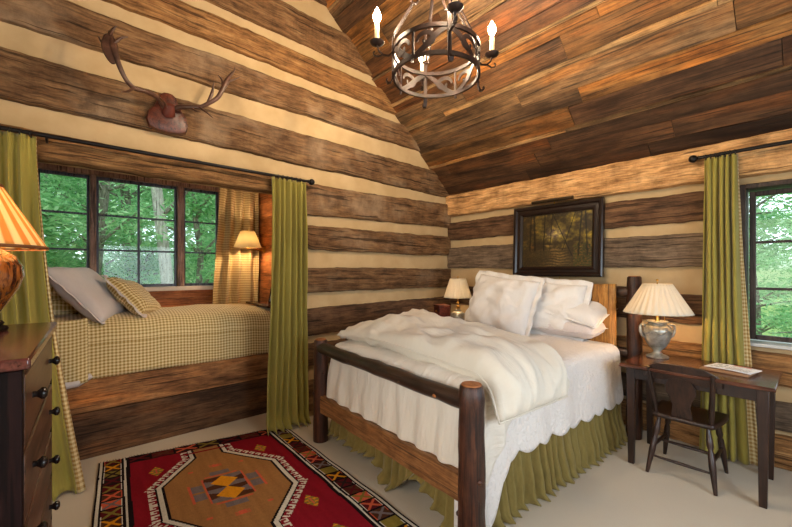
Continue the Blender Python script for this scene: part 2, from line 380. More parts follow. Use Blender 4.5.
# --- hewn logs -------------------------------------------------------
def log(axis, a0, a1, zb0, zt0, mat, parent, zb1=None, zt1=None, face=.03, depth=.09, seed=0, blunt0=False, name='log'):
    """hewn squared log; axis 'y' lies on the left wall (faces +x), 'x' on the back wall (faces -y)"""
    zb1 = zb0 if zb1 is None else zb1; zt1 = zt0 if zt1 is None else zt1
    n = max(4, int((a1-a0)/.03)); mb = MB()
    prof = [(0, 0), (.55, -.0), (.9, .02), (1, .10), (1.0, .3), (1.03, .5), (1.0, .72), (1, .90), (.9, .98), (.5, 1), (0, 1)]
    rings = []
    for i in range(n+1):
        a = a0+(a1-a0)*i/n; t = i/n
        zb = zb0+(zb1-zb0)*t; zt = zt0+(zt1-zt0)*t
        sd = seed*13.7
        wb = .012*nz(a*1.6, sd)+.007*nz(a*6, sd+5)+.006*nz(a*17, sd+8)
        wt = .011*nz(a*1.5, sd+20)+.007*nz(a*7, sd+25)+.006*nz(a*19, sd+28)
        if blunt0:
            e = max(0, 1-(a-a0)/.14); wt -= .05*e*e; wb += .09*e*e
        ring = []
        for (d, q) in prof:
            z = zb+wb+(zt+wt-zb-wb)*q
            f = face+.010*nz(a*2.2, z*9, sd)+.006*nz(a*14, z*12, sd) if d > .4 else -.06
            p = -.06+(f+.06)*d
            ring.append(mb.add((p, a, z) if axis == 'y' else (a, -p, z)))
        rings.append(ring)
    for i in range(n):
        for k in range(len(prof)-1):
            q = (rings[i][k], rings[i+1][k], rings[i+1][k+1], rings[i][k+1])
            if axis == 'x': q = q
            u0, u1 = a0+(a1-a0)*i/n, a0+(a1-a0)*(i+1)/n; v0, v1 = k*.035, (k+1)*.035
            uv = [(u0, v0), (u1, v0), (u1, v1), (u0, v1)]
            if axis == 'y': mb.face(q, uvs=uv)
            else: mb.face(q, uvs=uv)
    mb.face(rings[0]); mb.face(list(reversed(rings[-1])))
    o = mb.build(name, mat, parent, ang=50)
    return o

# --- wall_left: gable wall, log and lime chinking -------------------------
OPY0, OPY1, OPZ = -4.50, -2.30, 2.16
EAVE, SLOPE, RIDGE = 2.44, .90, -2.6
ZR = EAVE-SLOPE*RIDGE
wlft = struct_empty('wall_left')
def gable_z(y): return EAVE+SLOPE*(-y) if y > RIDGE else EAVE+SLOPE*(y-2*RIDGE)
def wall_poly_x(parent, x0, x1, pieces, name='chinking'):
    for poly in pieces:
        mb = MB(); a = [mb.add((x0, y, z)) for y, z in poly]; bq = [mb.add((x1, y, z)) for y, z in poly]
        mb.face(a); mb.face(list(reversed(bq))); k = len(poly)
        for i in range(k): mb.face((a[i], bq[i], bq[(i+1)%k], a[(i+1)%k]))
        mb.build(name, M['chink'], parent, smooth=False)
wall_poly_x(wlft, -.34, -.012, [
    [(.1, 0), (OPY1, 0), (OPY1, OPZ), (OPY1, OPZ+.05), (.1, OPZ+.05)],
    [(OPY0, 0), (-5.3, 0), (-5.3, OPZ+.05), (OPY0, OPZ+.05)],
    [(.1, OPZ+.05), (-5.3, OPZ+.05), (-5.3, EAVE), (RIDGE, ZR+.1), (.1, EAVE+.0)],
])
def zspan(z, top): # extent in y of the gable at height z
    d = max(0, (z-EAVE)/SLOPE); return (-5.2+d, -d)
ll = [ # zb,zt (left end) , zb,zt (corner end), material
    (.06, .36, .05, .34, 'log_left', OPY1-.02, 0),
    (.50, .73, .47, .69, 'log_dark', OPY1-.02, 0),
    (.80, 1.07, .81, 1.10, 'log_dark', OPY1-.02, 0),
    (1.225, 1.475, 1.225, 1.475, 'log_left', OPY1-.02, 0),
    (1.645, 1.90, 1.645, 1.905, 'log_left', OPY1+.10, 0),
    (1.99, 2.30, 2.025, 2.335, 'log_left', OPY1-.0, 0),
]
for k, (b0, t0, b1, t1, mt, ya, yb) in enumerate(ll):
    log('y', ya, yb, b0, t0, M[mt], wlft, b1, t1, seed=k+1, blunt0=(k == 4))
for k, (b0, t0) in enumerate(((.06, .36), (.50, .73), (.80, 1.07), (1.225, 1.475), (1.645, 1.90))):
    log('y', -5.2, OPY0+.02, b0, t0, M['log_left'], wlft, seed=k+70)
log('y', -5.2, OPY1, OPZ, 2.36, M['log_warm'], wlft, OPZ-.0, 2.31, seed=8, face=.05)      # the beam over the opening
up = [(2.52, 2.83, 2.43, 2.735, 'log_left'), (2.985, 3.25, 2.93, 3.19, 'log_left'), (3.37, 3.60, 3.28, 3.50, 'log_warm'),
      (3.70, 4.00, 3.60, 3.92, 'log_comb'), (4.17, 4.45, 4.12, 4.40, 'log_dark')]
for k, (b0, t0, b1, t1, mt) in enumerate(up):
    ya = zspan(b0-.02, 1)[0]; yb = zspan(b1-.02, 1)[1]
    f = lambda y, p, q: p+(q-p)*(y+5.2)/5.2
    log('y', ya, yb, f(ya, b0, b1), f(ya, t0, t1), M[mt], wlft, f(yb, b0, b1), f(yb, t0, t1), seed=k+20)
# thin boards lining the opening
for ya, yb in ((OPY1-.03, OPY1), (OPY0, OPY0+.03)):
    mb = MB(); mb.box(-.36, .02, ya, yb, 0, OPZ); mb.build('jamb_lining', M['log_warm'], wlft, bevel=.004)

# --- wall_back: headboard wall -------------------------------------------
WX0, WX1, WZ0, WZ1 = 2.93, 4.10, .88, 2.10
wbk = struct_empty('wall_back')
def panel_y(parent, y0, y1, rects, mat='chink', name='chinking'):
    for (x0, x1, z0, z1) in rects:
        mb = MB(); mb.box(x0, x1, y0, y1, z0, z1); mb.build(name, M[mat], parent, smooth=False)
panel_y(wbk, .012, .26, [(-.1, WX0, 0, EAVE+.1), (WX1, 5.1, 0, EAVE+.1), (WX0, WX1, 0, WZ0), (WX0, WX1, WZ1, EAVE+.1)])
lb = [(0.0, .245, 'log_warm', 0), (.275, .49, 'log_grey', 0), (.60, .835, 'log_warm', 0), (1.0, 1.245, 'log_dark', 1),
      (1.475, 1.755, 'log_grey', 1), (1.848, 2.095, 'log_dark', 1), (2.175, 2.455, 'log_light', 0)]
for k, (zb, zt, mt, cut) in enumerate(lb):
    fc = .065 if k == 6 else .03
    if cut:
        log('x', 0.0, WX0, zb, zt, M[mt], wbk, seed=k+40, face=fc); log('x', WX1, 5.0, zb, zt, M[mt], wbk, seed=k+60, face=fc)
    else: log('x', 0.0, 5.0, zb, zt, M[mt], wbk, seed=k+40, face=fc, zb1=zb-(.03 if k == 6 else 0))

# --- other walls (behind the camera) ---------------------------------------
wr = struct_empty('wall_right')
def panel_x(parent, x0, x1, rects, mat='chink', name='chinking'):
    for (y0, y1, z0, z1) in rects:
        mb = MB(); mb.box(x0, x1, y0, y1, z0, z1); mb.build(name, M[mat], parent, smooth=False)
panel_x(wr, 5.0, 5.2, [(-5.3, -3.3, 0, 2.5), (-1.1, .1, 0, 2.5), (-3.3, -1.1, 0, .85), (-3.3, -1.1, 2.05, 2.5)])
mb = MB(); a = [(5.0, .1, 2.5), (5.0, -5.3, 2.5), (5.0, RIDGE, ZR+.1)]; 
i1 = [mb.add(p) for p in a]; i2 = [mb.add((5.2, p[1], p[2])) for p in a]; mb.face(i1); mb.face(list(reversed(i2)))
for i in range(3): mb.face((i1[i], i2[i], i2[(i+1)%3], i1[(i+1)%3]))
mb.build('chinking', M['chink'], wr, smooth=False)
wf = struct_empty('wall_front')
panel_y(wf, -5.4, -5.2, [(-.1, 1.2, 0, 2.55), (4.0, 5.1, 0, 2.55), (1.2, 4.0, 0, .85), (1.2, 4.0, 2.4, 2.55)])
for zb in (.1, 2.1):
    mb = MB(); mb.box(4.93, 5.0, -5.2, 0, zb, zb+.25); mb.build('log', M['log_left'], wr, bevel=.01)
    mb = MB(); mb.box(0, 5, -5.2, -5.13, zb+.35, zb+.42) if 0 else mb.box(0, 1.15, -5.2, -5.13, zb, zb+.25); mb.build('log', M['log_left'], wf, bevel=.01)

# --- ceiling: reclaimed boards on both slopes -------------------------------
def ceiling():
    mb = MB(); rnd = random.Random(11)
    tones = [srgb(180,132,78), srgb(158,116,72), srgb(138,102,72), srgb(118,86,62), srgb(98,70,52), srgb(160,126,90), srgb(186,130,72), srgb(150,120,92), srgb(132,90,58), srgb(172,138,102)]
    L = (-RIDGE)*sqrt(1+SLOPE**2); ct = 1/sqrt(1+SLOPE**2); st = SLOPE*ct
    for side in (0, 1):
        d = 0.0; row = 0
        while d < L:
            w = rnd.choice([.08, .11, .14, .17, .20]); strip = rnd.random() < .4
            rows = [(d, min(L, d+w), False)]
            if strip: rows.append((d+w, min(L, d+w+rnd.choice([.022, .035, .05])), True))
            for (q0, q1, st_) in rows:
                x = -.02 - (rnd.random()*1.2)
                while x < 5.05:
                    ln = rnd.uniform(1.0, 2.6); x1 = x+ln
                    a0, a1 = max(-.02, x), min(5.05, x1-.004)
                    if a1-a0 > .05:
                        tone = rnd.choice(tones); k = rnd.uniform(.75, 1.15)
                        if st_: tone = srgb(202, 168, 124)
                        elif side == 0 and q0 < .18: tone = rnd.choice([srgb(98,68,48), srgb(120,86,60)])
                        c = tuple(t_*k for t_ in tone[:3]); lift = rnd.uniform(0, .012) + (.006 if st_ else 0)
                        n = max(1, int((a1-a0)/.12)); uo = rnd.random()*50; vo = rnd.random()*50; sd = rnd.random()*90
                        def pt(xx, dd, h, side=side):
                            y = -dd*ct; z = EAVE+dd*st
                            # lift is downwards, normal to the slope
                            y -= h*st; z -= h*ct
                            if side: y = 2*RIDGE - y
                            return (xx, y, z)
                        top = []; 
                        for i in range(n+1):
                            xx = a0+(a1-a0)*i/n
                            e0 = .006*nz(xx*3, sd); e1 = .012*nz(xx*2.5, sd+9)+(.01*nz(xx*9, sd) if st_ else 0)
                            top.append([mb.add(pt(xx, q0-.005+e0, -.03)), mb.add(pt(xx, q0-.003+e0, lift)), mb.add(pt(xx, q1-.005+e1, lift+.008)), mb.add(pt(xx, q1+.0+e1, -.03))])
                        for i in range(n):
                            xa, xb = (a1-a0)*i/n, (a1-a0)*(i+1)/n
                            for k2 in range(3):
                                va, vb = ((0, 0), (0, q1-q0), (q1-q0, q1-q0))[k2]
                                q = (top[i][k2], top[i+1][k2], top[i+1][k2+1], top[i][k2+1])
                                uv = [(uo+xa, vo+va), (uo+xb, vo+va), (uo+xb, vo+vb), (uo+xa, vo+vb)]
                                if side: q = tuple(reversed(q)); uv = list(reversed(uv))
                                mb.face(q, uvs=uv, c=c)
                        mb.face(top[0], c=c); mb.face(list(reversed(top[-1])), c=c)
                    x = x1
            d = rows[-1][1]; row += 1
    # deck behind the boards
    for s_ in (1, -1):
        y0 = 0.3 if s_ == 1 else 2*RIDGE-.3
        za = EAVE-SLOPE*.3+.045
        a = [mb.add(p) for p in ((-.5, y0, za), (5.3, y0, za), (5.3, RIDGE, ZR+.045), (-.5, RIDGE, ZR+.045),
                                 (-.5, y0, za+.2), (5.3, y0, za+.2), (5.3, RIDGE, ZR+.3), (-.5, RIDGE, ZR+.3))]
        for q in ((0,3,2,1),(4,5,6,7),(0,1,5,4),(1,2,6,5),(2,3,7,6),(3,0,4,7)): mb.face([a[i] for i in q], c=(.1,.07,.05))
    return struct(mb.build('ceiling', M['ceiling'], smooth=False))
ceiling()

# --- bunk alcove ------------------------------------------------------------
AX, AY0, AY1, AZ = -1.41, -4.55, -2.08, 2.52
def boards_wall(parent, axis, p, a0, a1, z0, z1, face, mat, w=.17, seed=3):
    rnd = random.Random(seed); z = z0; mb = MB()
    while z < z1-.01:
        zz = min(z1, z+w*rnd.uniform(.85, 1.15)); k = rnd.uniform(.8, 1.15); uo = rnd.random()*40
        lo, hi = sorted((p, p+face*.02))
        if axis == 'y': pts = [(lo, a0, z), (hi, a0, z), (hi, a1, z), (lo, a1, z), (lo, a0, zz-.004), (hi, a0, zz-.004), (hi, a1, zz-.004), (lo, a1, zz-.004)]
        else: pts = [(a0, lo, z), (a1, lo, z), (a1, hi, z), (a0, hi, z), (a0, lo, zz-.004), (a1, lo, zz-.004), (a1, hi, zz-.004), (a0, hi, zz-.004)]
        a = [mb.add(q) for q in pts]
        for q in ((0,3,2,1),(4,5,6,7),(0,1,5,4),(1,2,6,5),(2,3,7,6),(3,0,4,7)):
            uv = []
            for i in q:
                P = pts[i]; uv.append(((P[1] if axis == 'y' else P[0])+uo, P[2]))
            mb.face([a[i] for i in q], uvs=uv)
        z = zz
    return mb.build('board_cladding', M[mat], parent, smooth=False, bevel=.003)
wav = struct_empty('wall_alcove_window')
W1Y0, W1Y1, W1Z0, W1Z1 = -4.13, -2.50, 1.25, 2.40
panel_x(wav, AX-.16, AX-.02, [(AY0-.1, W1Y0, 0, AZ), (W1Y1, AY1+.1, 0, AZ), (W1Y0, W1Y1, 0, W1Z0), (W1Y0, W1Y1, W1Z1, AZ)], 'log_warm', 'core')
boards_wall(wav, 'y', AX-.02, AY0, AY1, .0, W1Z0, 1, 'alcove_wood')
boards_wall(wav, 'y', AX-.02, W1Y1, AY1, W1Z0, AZ, 1, 'alcove_wood', seed=5)
boards_wall(wav, 'y', AX-.02, AY0, W1Y0, W1Z0, AZ, 1, 'alcove_wood', seed=6)
boards_wall(wav, 'y', AX-.02, W1Y0, W1Y1, W1Z1, AZ, 1, 'alcove_wood', seed=7)
wae = struct_empty('wall_alcove_foot'); panel_y(wae, AY1+.02, AY1+.12, [(AX-.1, -.33, 0, AZ)], 'log_warm', 'core')
boards_wall(wae, 'x', AY1, AX, -.33, 0, AZ, 1, 'alcove_wood', seed=9)
wah = struct_empty('wall_alcove_head'); panel_y(wah, AY0-.12, AY0-.02, [(AX-.1, -.33, 0, AZ)], 'log_warm', 'core')
boards_wall(wah, 'x', AY0, AX, -.33, 0, AZ, -1, 'alcove_wood', seed=10)
mb = MB(); mb.box(AX-.16, -.3, AY0-.12, AY1+.12, AZ, AZ+.1); struct(mb.build('ceiling_alcove', M['log_warm'], smooth=False))

# --- windows ------------------------------------------------------------------
def window1():
    w = struct_empty('window_1')
    x0, x1 = AX-.10, AX+.015
    def bx(name, xa, xb, ya, yb, za, zb, mat, p=w, bev=.004): 
        m = MB(); m.box(xa, xb, ya, yb, za, zb); return m.build(name, M[mat], p, bevel=bev)
    bx('frame_head', x0, x1, W1Y0, W1Y1, 2.385, 2.44, 'win_wood'); bx('frame_jamb', x0, x1, W1Y0, W1Y0+.03, 1.27, 2.385, 'win_wood'); bx('frame_jamb', x0, x1, W1Y1-.03, W1Y1, 1.27, 2.385, 'win_wood')
    bx('window_post', x0, x1, -3.725, -3.675, 1.27, 2.385, 'win_wood'); bx('window_post', x0, x1, -2.965, -2.90, 1.27, 2.385, 'win_wood')
    bx('window_sill', x0, AX+.07, W1Y0-.03, W1Y1+.03, 1.225, 1.27, 'sill')
    xs = AX-.05
    for (ya, yb, nc) in ((-4.10, -3.727, 1), (-3.673, -2.967, 2), (-2.898, -2.53, 1)):
        m = MB()
        m.box(xs-.03, xs+.01, ya, ya+.020, 1.27, 2.385); m.box(xs-.03, xs+.01, yb-.020, yb, 1.27, 2.385)
        m.box(xs-.03, xs+.01, ya+.020, yb-.020, 1.27, 1.30); m.box(xs-.03, xs+.01, ya+.020, yb-.020, 2.355, 2.385)
        s = m.build('sash', M['win_dark'], w, bevel=.003)
        m = MB()
        for k in (1, 2):
            z = 1.30+1.055*k/3; m.box(xs-.022, xs+.004, ya+.020, yb-.020, z-.009, z+.009)
        if nc == 2:
            yc = (ya+yb)/2; m.box(xs-.0225, xs+.0045, yc-.010, yc+.010, 1.30, 2.355)
        m.build('muntin', M['win_dark'], s)
        m = MB(); m.box(xs-.012, xs-.008, ya+.02, yb-.02, 1.29, 2.365); m.build('pane', M['glass'], s, smooth=False)
window1()
def window_y(name, x0, x1, z0, z1, yf, sgn, ncol=2, nrow=3):
    """window in a wall that runs along x; yf = inner wall face, sgn = outward direction"""
    w = struct_empty(name)
    def bx(nm, xa, xb, ya, yb, za, zb, mat, p=w, bev=.004):
        ya, yb = sorted((yf+sgn*ya, yf+sgn*yb)); m = MB(); m.box(xa, xb, ya, yb, za, zb); return m.build(nm, M[mat], p, bevel=bev)
    t = .035
    bx('frame_jamb', x0, x0+t, -.035, .17, z0, z1, 'sash_brown'); bx('frame_jamb', x1-t, x1, -.035, .17, z0, z1, 'sash_brown')
    bx('frame_head', x0+t, x1-t, -.035, .17, z1-t, z1, 'sash_brown'); bx('window_sill', x0-.0, x1+.0, -.05, .17, z0-.005, z0+.02, 'paint_white')
    a, b_, c, d = x0+t+.01, x1-t-.01, z0+.03, z1-t-.01; s_ = .036
    m = MB(); y0, y1 = sorted((yf+sgn*.085, yf+sgn*.125))
    m.box(a, a+s_, y0, y1, c, d); m.box(b_-s_, b_, y0, y1, c, d); m.box(a+s_, b_-s_, y0, y1, c, c+s_); m.box(a+s_, b_-s_, y0, y1, d-s_, d)
    sh = m.build('sash', M['sash_brown'], w, bevel=.004)
    m = MB(); ym = (y0+y1)/2
    for k in range(1, nrow): z = c+s_+(d-c-2*s_)*k/nrow; m.box(a+s_, b_-s_, ym-.013, ym+.013, z-.010, z+.010)
    for k in range(1, ncol): x = a+s_+(b_-a-2*s_)*k/ncol; m.box(x-.010, x+.010, ym-.0135, ym+.0135, c+s_, d-s_)
    m.build('muntin', M['sash_brown'], sh)
    m = MB(); m.box(a+.03, b_-.03, ym-.002, ym+.002, c+.03, d-.03); m.build('pane', M['glass'], sh, smooth=False)
window_y('window_2', WX0, WX1, WZ0, WZ1, 0, 1)
window_y('fill_window_4', 1.2, 4.0, .85, 2.4, -5.2, -1, 4, 2)  # unseen rear window, added to bring more light into the room
w3 = struct_empty('window_3')
mb = MB(); mb.box(5.02, 5.12, -3.3, -3.25, .85, 2.05); mb.box(5.02, 5.12, -1.15, -1.1, .85, 2.05); mb.box(5.02, 5.12, -3.25, -1.15, .85, .9); mb.box(5.02, 5.12, -3.25, -1.15, 2.0, 2.05); mb.box(5.04, 5.1, -2.23, -2.17, .9, 2.0)
mb.build('sash', M['win_dark'], w3, bevel=.004)
mb = MB(); mb.box(5.06, 5.065, -3.25, -1.15, .9, 2.0); mb.build('pane', M['glass'], w3, smooth=False)

# ================================================================== OUTSIDE
gmat = plain('forest_floor', srgb(96, 124, 66), 1, spec=.05, nscale=2.5, c2=srgb(136, 156, 92))
mb = MB(); mb.grid(40, 40, lambda u, v: (-45+90*u, -40+90*v, -1.1+.35*nz((u*90)*.12, v*90*.12)+ .0), None)
gr = mb.build('ground', gmat); struct(gr)
# cut nothing: the floor slab stands above the ground
leafm, n_, l_, bs_ = newmat('leaf_green')
oi = n_.new('ShaderNodeObjectInfo'); geo = n_.new('ShaderNodeNewGeometry')
lc = ramp(n_, l_, geo.outputs['Random Per Island'], [(0, srgb(112, 168, 112)), (.5, srgb(150, 200, 140)), (1, srgb(192, 224, 168))])
l_.new(lc, bs_.inputs['Base Color']); bs_.inputs['Roughness'].default_value = .55; bs_.inputs['Specular IOR Level'].default_value = .3
tr_ = n_.new('ShaderNodeBsdfTranslucent'); l_.new(lc, tr_.inputs[0]); ms_ = n_.new('ShaderNodeMixShader'); ms_.inputs[0].default_value = .45
l_.new(bs_.outputs[0], ms_.inputs[1]); l_.new(tr_.outputs[0], ms_.inputs[2]); l_.new(ms_.outputs[0], n_['Material Output'].inputs[0])
bark = wood('grey_tree_bark', srgb(96, 88, 78), srgb(146, 138, 124), srgb(186, 178, 162), .9, src='Object', stretch=(7, 7, 1.2), bmp=.6, bd=.02)
def tree(h, cr, z0, z1, nleaf, seed, lean=.0, tr=.13):
    rnd = random.Random(seed); root = empty('broadleaf_tree')
    pts = [(lean*k/8*h*.1+.05*sin(k*1.3+seed), .06*cos(k*1.7+seed), h*k/8) for k in range(9)]
    m = MB(); m.tube(pts, [tr*(1-.09*k) for k in range(9)], n=10); m.build('trunk', bark, root)
    m = MB(); cl = []
    for k in range(26):
        zz = z0+(z1-z0)*rnd.random(); w = rnd.random()*2*pi; r = cr*(.45+.55*rnd.random())*(1-.45*abs((zz-(z0+z1)/2)/((z1-z0)/2))**2)
        i = min(7, int(zz/h*8)); base = Vector(pts[max(0, i)]); tip = Vector((cos(w)*r, sin(w)*r, zz+.3*rnd.random()))
        mid = (base+tip)/2+Vector((0, 0, .15)); m.tube([base, mid, tip], [.035, .022, .006], n=5)
        for q in range(5):
            f = .35+.65*rnd.random(); cl.append((base.lerp(tip, f)+Vector((rnd.uniform(-.3, .3), rnd.uniform(-.3, .3), rnd.uniform(-.2, .2))), rnd.uniform(.28, .55)))
    m.build('branch', bark, root)
    m = MB()
    for k in range(nleaf):
        c, r = cl[k % len(cl)]
        # layered sprays: flattened clusters
        p = c+Vector((rnd.gauss(0, 1)*r*.62, rnd.gauss(0, 1)*r*.62, rnd.gauss(0, 1)*r*.22))
        a = Vector((rnd.gauss(0, 1), rnd.gauss(0, 1), rnd.gauss(0, .45))).normalized(); s_ = rnd.uniform(.045, .085)
        n = Vector((rnd.gauss(0, .6), rnd.gauss(0, .6), 1)).normalized(); b2 = n.cross(a).normalized()*s_*.36
        i = [m.add(p-a*s_), m.add(p+b2), m.add(p+a*s_), m.add(p-b2)]; m.face(i)
    o = m.build('foliage', leafm, root, smooth=False); o['kind'] = 'stuff'
    return root
tA = tree(7.5, 1.9, .6, 6.2, 13000, 1); tB = tree(8.5, 2.3, .2, 7.0, 15000, 2, lean=.6, tr=.17)
tC = tree(6.0, 1.7, .1, 5.0, 11000, 3, tr=.09)
tD = empty('bare_tree'); m = MB(); m.tube([(0, .35-.075*k*1.0, -0.2+.75*k) for k in range(10)], [.12-.006*k for k in range(10)], n=10); m.build('trunk', wood('pale_bark', srgb(150, 146, 136), srgb(190, 186, 174), srgb(214, 210, 200), .9, src='Object', stretch=(7, 7, 1.2), bmp=.5, bd=.01), tD)
m = MB(); m.tube([(0, -.05, 3.6), (.3, .5, 4.3), (.5, .9, 4.8)], [.04, .025, .01], n=6); m.build('branch', bark, tD)
tD.location = (-4.3, -2.62, -1.25); tag(tD, 'pale bare leaning trunk seen through the middle alcove window', 'tree')
spots = [ # (proto, x, y, rot, scale, label)
 (tA, -5.2, -5.3, .2, 1.0, 'leafy green tree close outside the left part of the alcove window'),
 (tB, -6.2, -3.6, 1.3, 1.0, 'tall leaning pale-trunked tree outside the alcove window right of its centre bar'),
 (tC, -5.0, -1.9, 2.1, 1.0, 'slim leafy tree outside the right part of the alcove window'),
 (tA, -8.6, -5.9, 3.0, 1.1, 'tree in the second row behind the left pane of the alcove window'),
 (tB, -9.2, -2.4, 4.0, 1.1, 'tree in the second row behind the middle panes of the alcove window'),
 (tC, -8.4, -.2, 5.0, 1.3, 'tree in the second row behind the rightmost alcove pane'),
 (tB, -12.5, -6.8, .9, 1.25, 'farthest tree seen through the left end of the alcove window'),
 (tA, -13.0, -3.2, 2.6, 1.4, 'farthest tree seen through the middle of the alcove window'),
 (tB, -12.0, .6, 3.6, 1.3, 'farthest tree seen at the right end of the alcove window'),
 (tA, 2.1, 4.9, 1.0, .9, 'leafy tree just outside the window beside the desk'),
 (tC, 4.6, 6.4, 2.2, 1.0, 'slim tree behind the nearest one outside the desk window'),
 (tB, 2.2, 10.5, 3.3, .85, 'far woodland tree beyond the desk window'),
] + [(pr, x, y, r_, s_, 'leafy tree lost in the woodland far outside the alcove window') for (pr, x, y, r_, s_) in
 ((tA, -16, -9.5, 1, 1.5), (tB, -17, -6.2, 2, 1.4), (tC, -16, -3.8, 3, 2.0), (tA, -17.5, -1.6, 4, 1.5), (tB, -16.5, 1.4, 5, 1.4), (tC, -15, 3.4, 6, 2.0), (tC, -7.0, -4.6, 1, .75), (tC, -6.8, -2.6, 2, .7), (tC, -10.5, -4.2, 2, 1.1))
] + [(pr, x, y, r_, s_, 'leafy tree far behind the others outside the desk window') for (pr, x, y, r_, s_) in
 ((tC, 3.4, 8.0, 1, .8), (tA, 4.2, 13.0, 2, 1.2), (tB, .6, 13.5, 3, 1.2))]
used = set()
for (pr, x, y, rz, s_, lab) in spots:
    o = pr if pr.name not in used else copy_tree(pr)
    used.add(pr.name); o.location = (x, y, -1.25); o.rotation_euler = (0, 0, rz); o.scale = (s_, s_, s_)
    tag(o, lab, 'tree', 'woodland trees outside the windows')

# ================================================================== SOFT GOODS HELPERS
def rrect(t, x0, x1, y0, y1, r):
    """point and outward normal at fraction t of a rounded rectangle, counter-clockwise from the middle of the y0 side"""
    w, h = x1-x0-2*r, y1-y0-2*r; q = pi*r/2; per = 2*w+2*h+4*q; s = (t % 1)*per
    segs = [('l', w/2), ('a', q), ('l', h), ('a', q), ('l', w), ('a', q), ('l', h), ('a', q), ('l', w/2)]
    px, py, ang = (x0+x1)/2, y0, 0.0
    for k, L in segs:
        if s <= L or k == 'l' and False:
            if k == 'l': return px+cos(ang)*s, py+sin(ang)*s, sin(ang), -cos(ang)
            a2 = ang+s/r; cx, cy = px-sin(ang)*r, py+cos(ang)*r
            return cx+sin(a2)*r, cy-cos(a2)*r, sin(a2), -cos(a2)
        s -= L
        if k == 'l': px += cos(ang)*L; py += sin(ang)*L
        else:
            cx, cy = px-sin(ang)*r, py+cos(ang)*r; ang += pi/2; px, py = cx+sin(ang)*r, cy-cos(ang)*r
    return px, py, sin(ang), -cos(ang)
def perim(x0, x1, y0, y1, r): return 2*(x1-x0-2*r)+2*(y1-y0-2*r)+2*pi*r
def drape(name, mat, parent, x0, x1, y0, y1, ztop, hem, r=.12, re=.07, fold=.02, foldn=30, crown=.03, wr=.006, nt=300, nh=14, seed=0, flare=.03, wrs=4, extra=None, solid=.006):
    """a cloth spread over a block: rounded top edge, hanging sides with folds; hem(x,y,nx,ny)->z of the hem"""
    P = perim(x0, x1, y0, y1, r); mb = MB(); rings = []
    cx, cy = (x0+x1)/2, (y0+y1)/2
    def topz(x, y):
        fx = 1-abs((x-cx)/((x1-x0)/2))**3; fy = 1-abs((y-cy)/((y1-y0)/2))**5
        z = ztop+crown*max(0, fx)*max(0, fy)+wr*nz(x*wrs, y*wrs, seed)+wr*.5*nz(x*wrs*3, y*wrs*3, seed+4)
        return z+(extra(x, y) if extra else 0)
    def f(t, lev):
        x, y, nx, ny = rrect(t, x0, x1, y0, y1, r)
        if lev[0] == 'top':
            k = lev[1]; X, Y = cx+(x-nx*re-cx)*k, cy+(y-ny*re-cy)*k
            return (X, Y, topz(X, Y)), (X, Y)
        xe, ye = x-nx*re, y-ny*re; z0 = topz(xe, ye)
        if lev[0] == 'edge':
            a = lev[1]*pi/2; return (xe+nx*re*sin(a), ye+ny*re*sin(a), z0-re*(1-cos(a))), (xe+nx*re*a, ye+ny*re*a)
        h = hem(x, y, nx, ny, t*P); q = lev[1]; z = (z0-re)+(h-(z0-re))*q; drop = (z0-re)-z
        s = t*P; fo = sin(s*foldn+2*nz(s*1.7, seed)+1.2*nz(s*.9, q*.5, seed+3))*(.55+.45*nz(s*2.3, seed+9))
        fo2 = nz(s*foldn*.35, q*2.2, seed+5)
        o = (fold*fo+fold*.8*fo2)*min(1, drop/.18)+flare*(drop/.5)
        return (x+nx*o, y+ny*o, z), (x+nx*drop, y+ny*drop)
    levs = [('top', k) for k in (0.02, .15, .3, .42, .54, .65, .75, .84, .92, .97, 1)][:-1]+[('edge', k/5) for k in range(0, 6)]+[('side', k/nh) for k in range(1, nh+1)]
    ids = []; uvv = []
    for lev in levs:
        row = []; ur = []
        for k in range(nt):
            p, u = f(k/nt, lev); row.append(mb.add(p)); ur.append(u)
        ids.append(row); uvv.append(ur)
    for j in range(len(levs)-1):
        for k in range(nt):
            k2 = (k+1) % nt
            mb.face((ids[j][k], ids[j+1][k], ids[j+1][k2], ids[j][k2]), uvs=[uvv[j][k], uvv[j+1][k], uvv[j+1][k2], uvv[j][k2]])
    mb.face(ids[0])
    return mb.build(name, mat, parent, ang=80, solid=solid, offset=1)

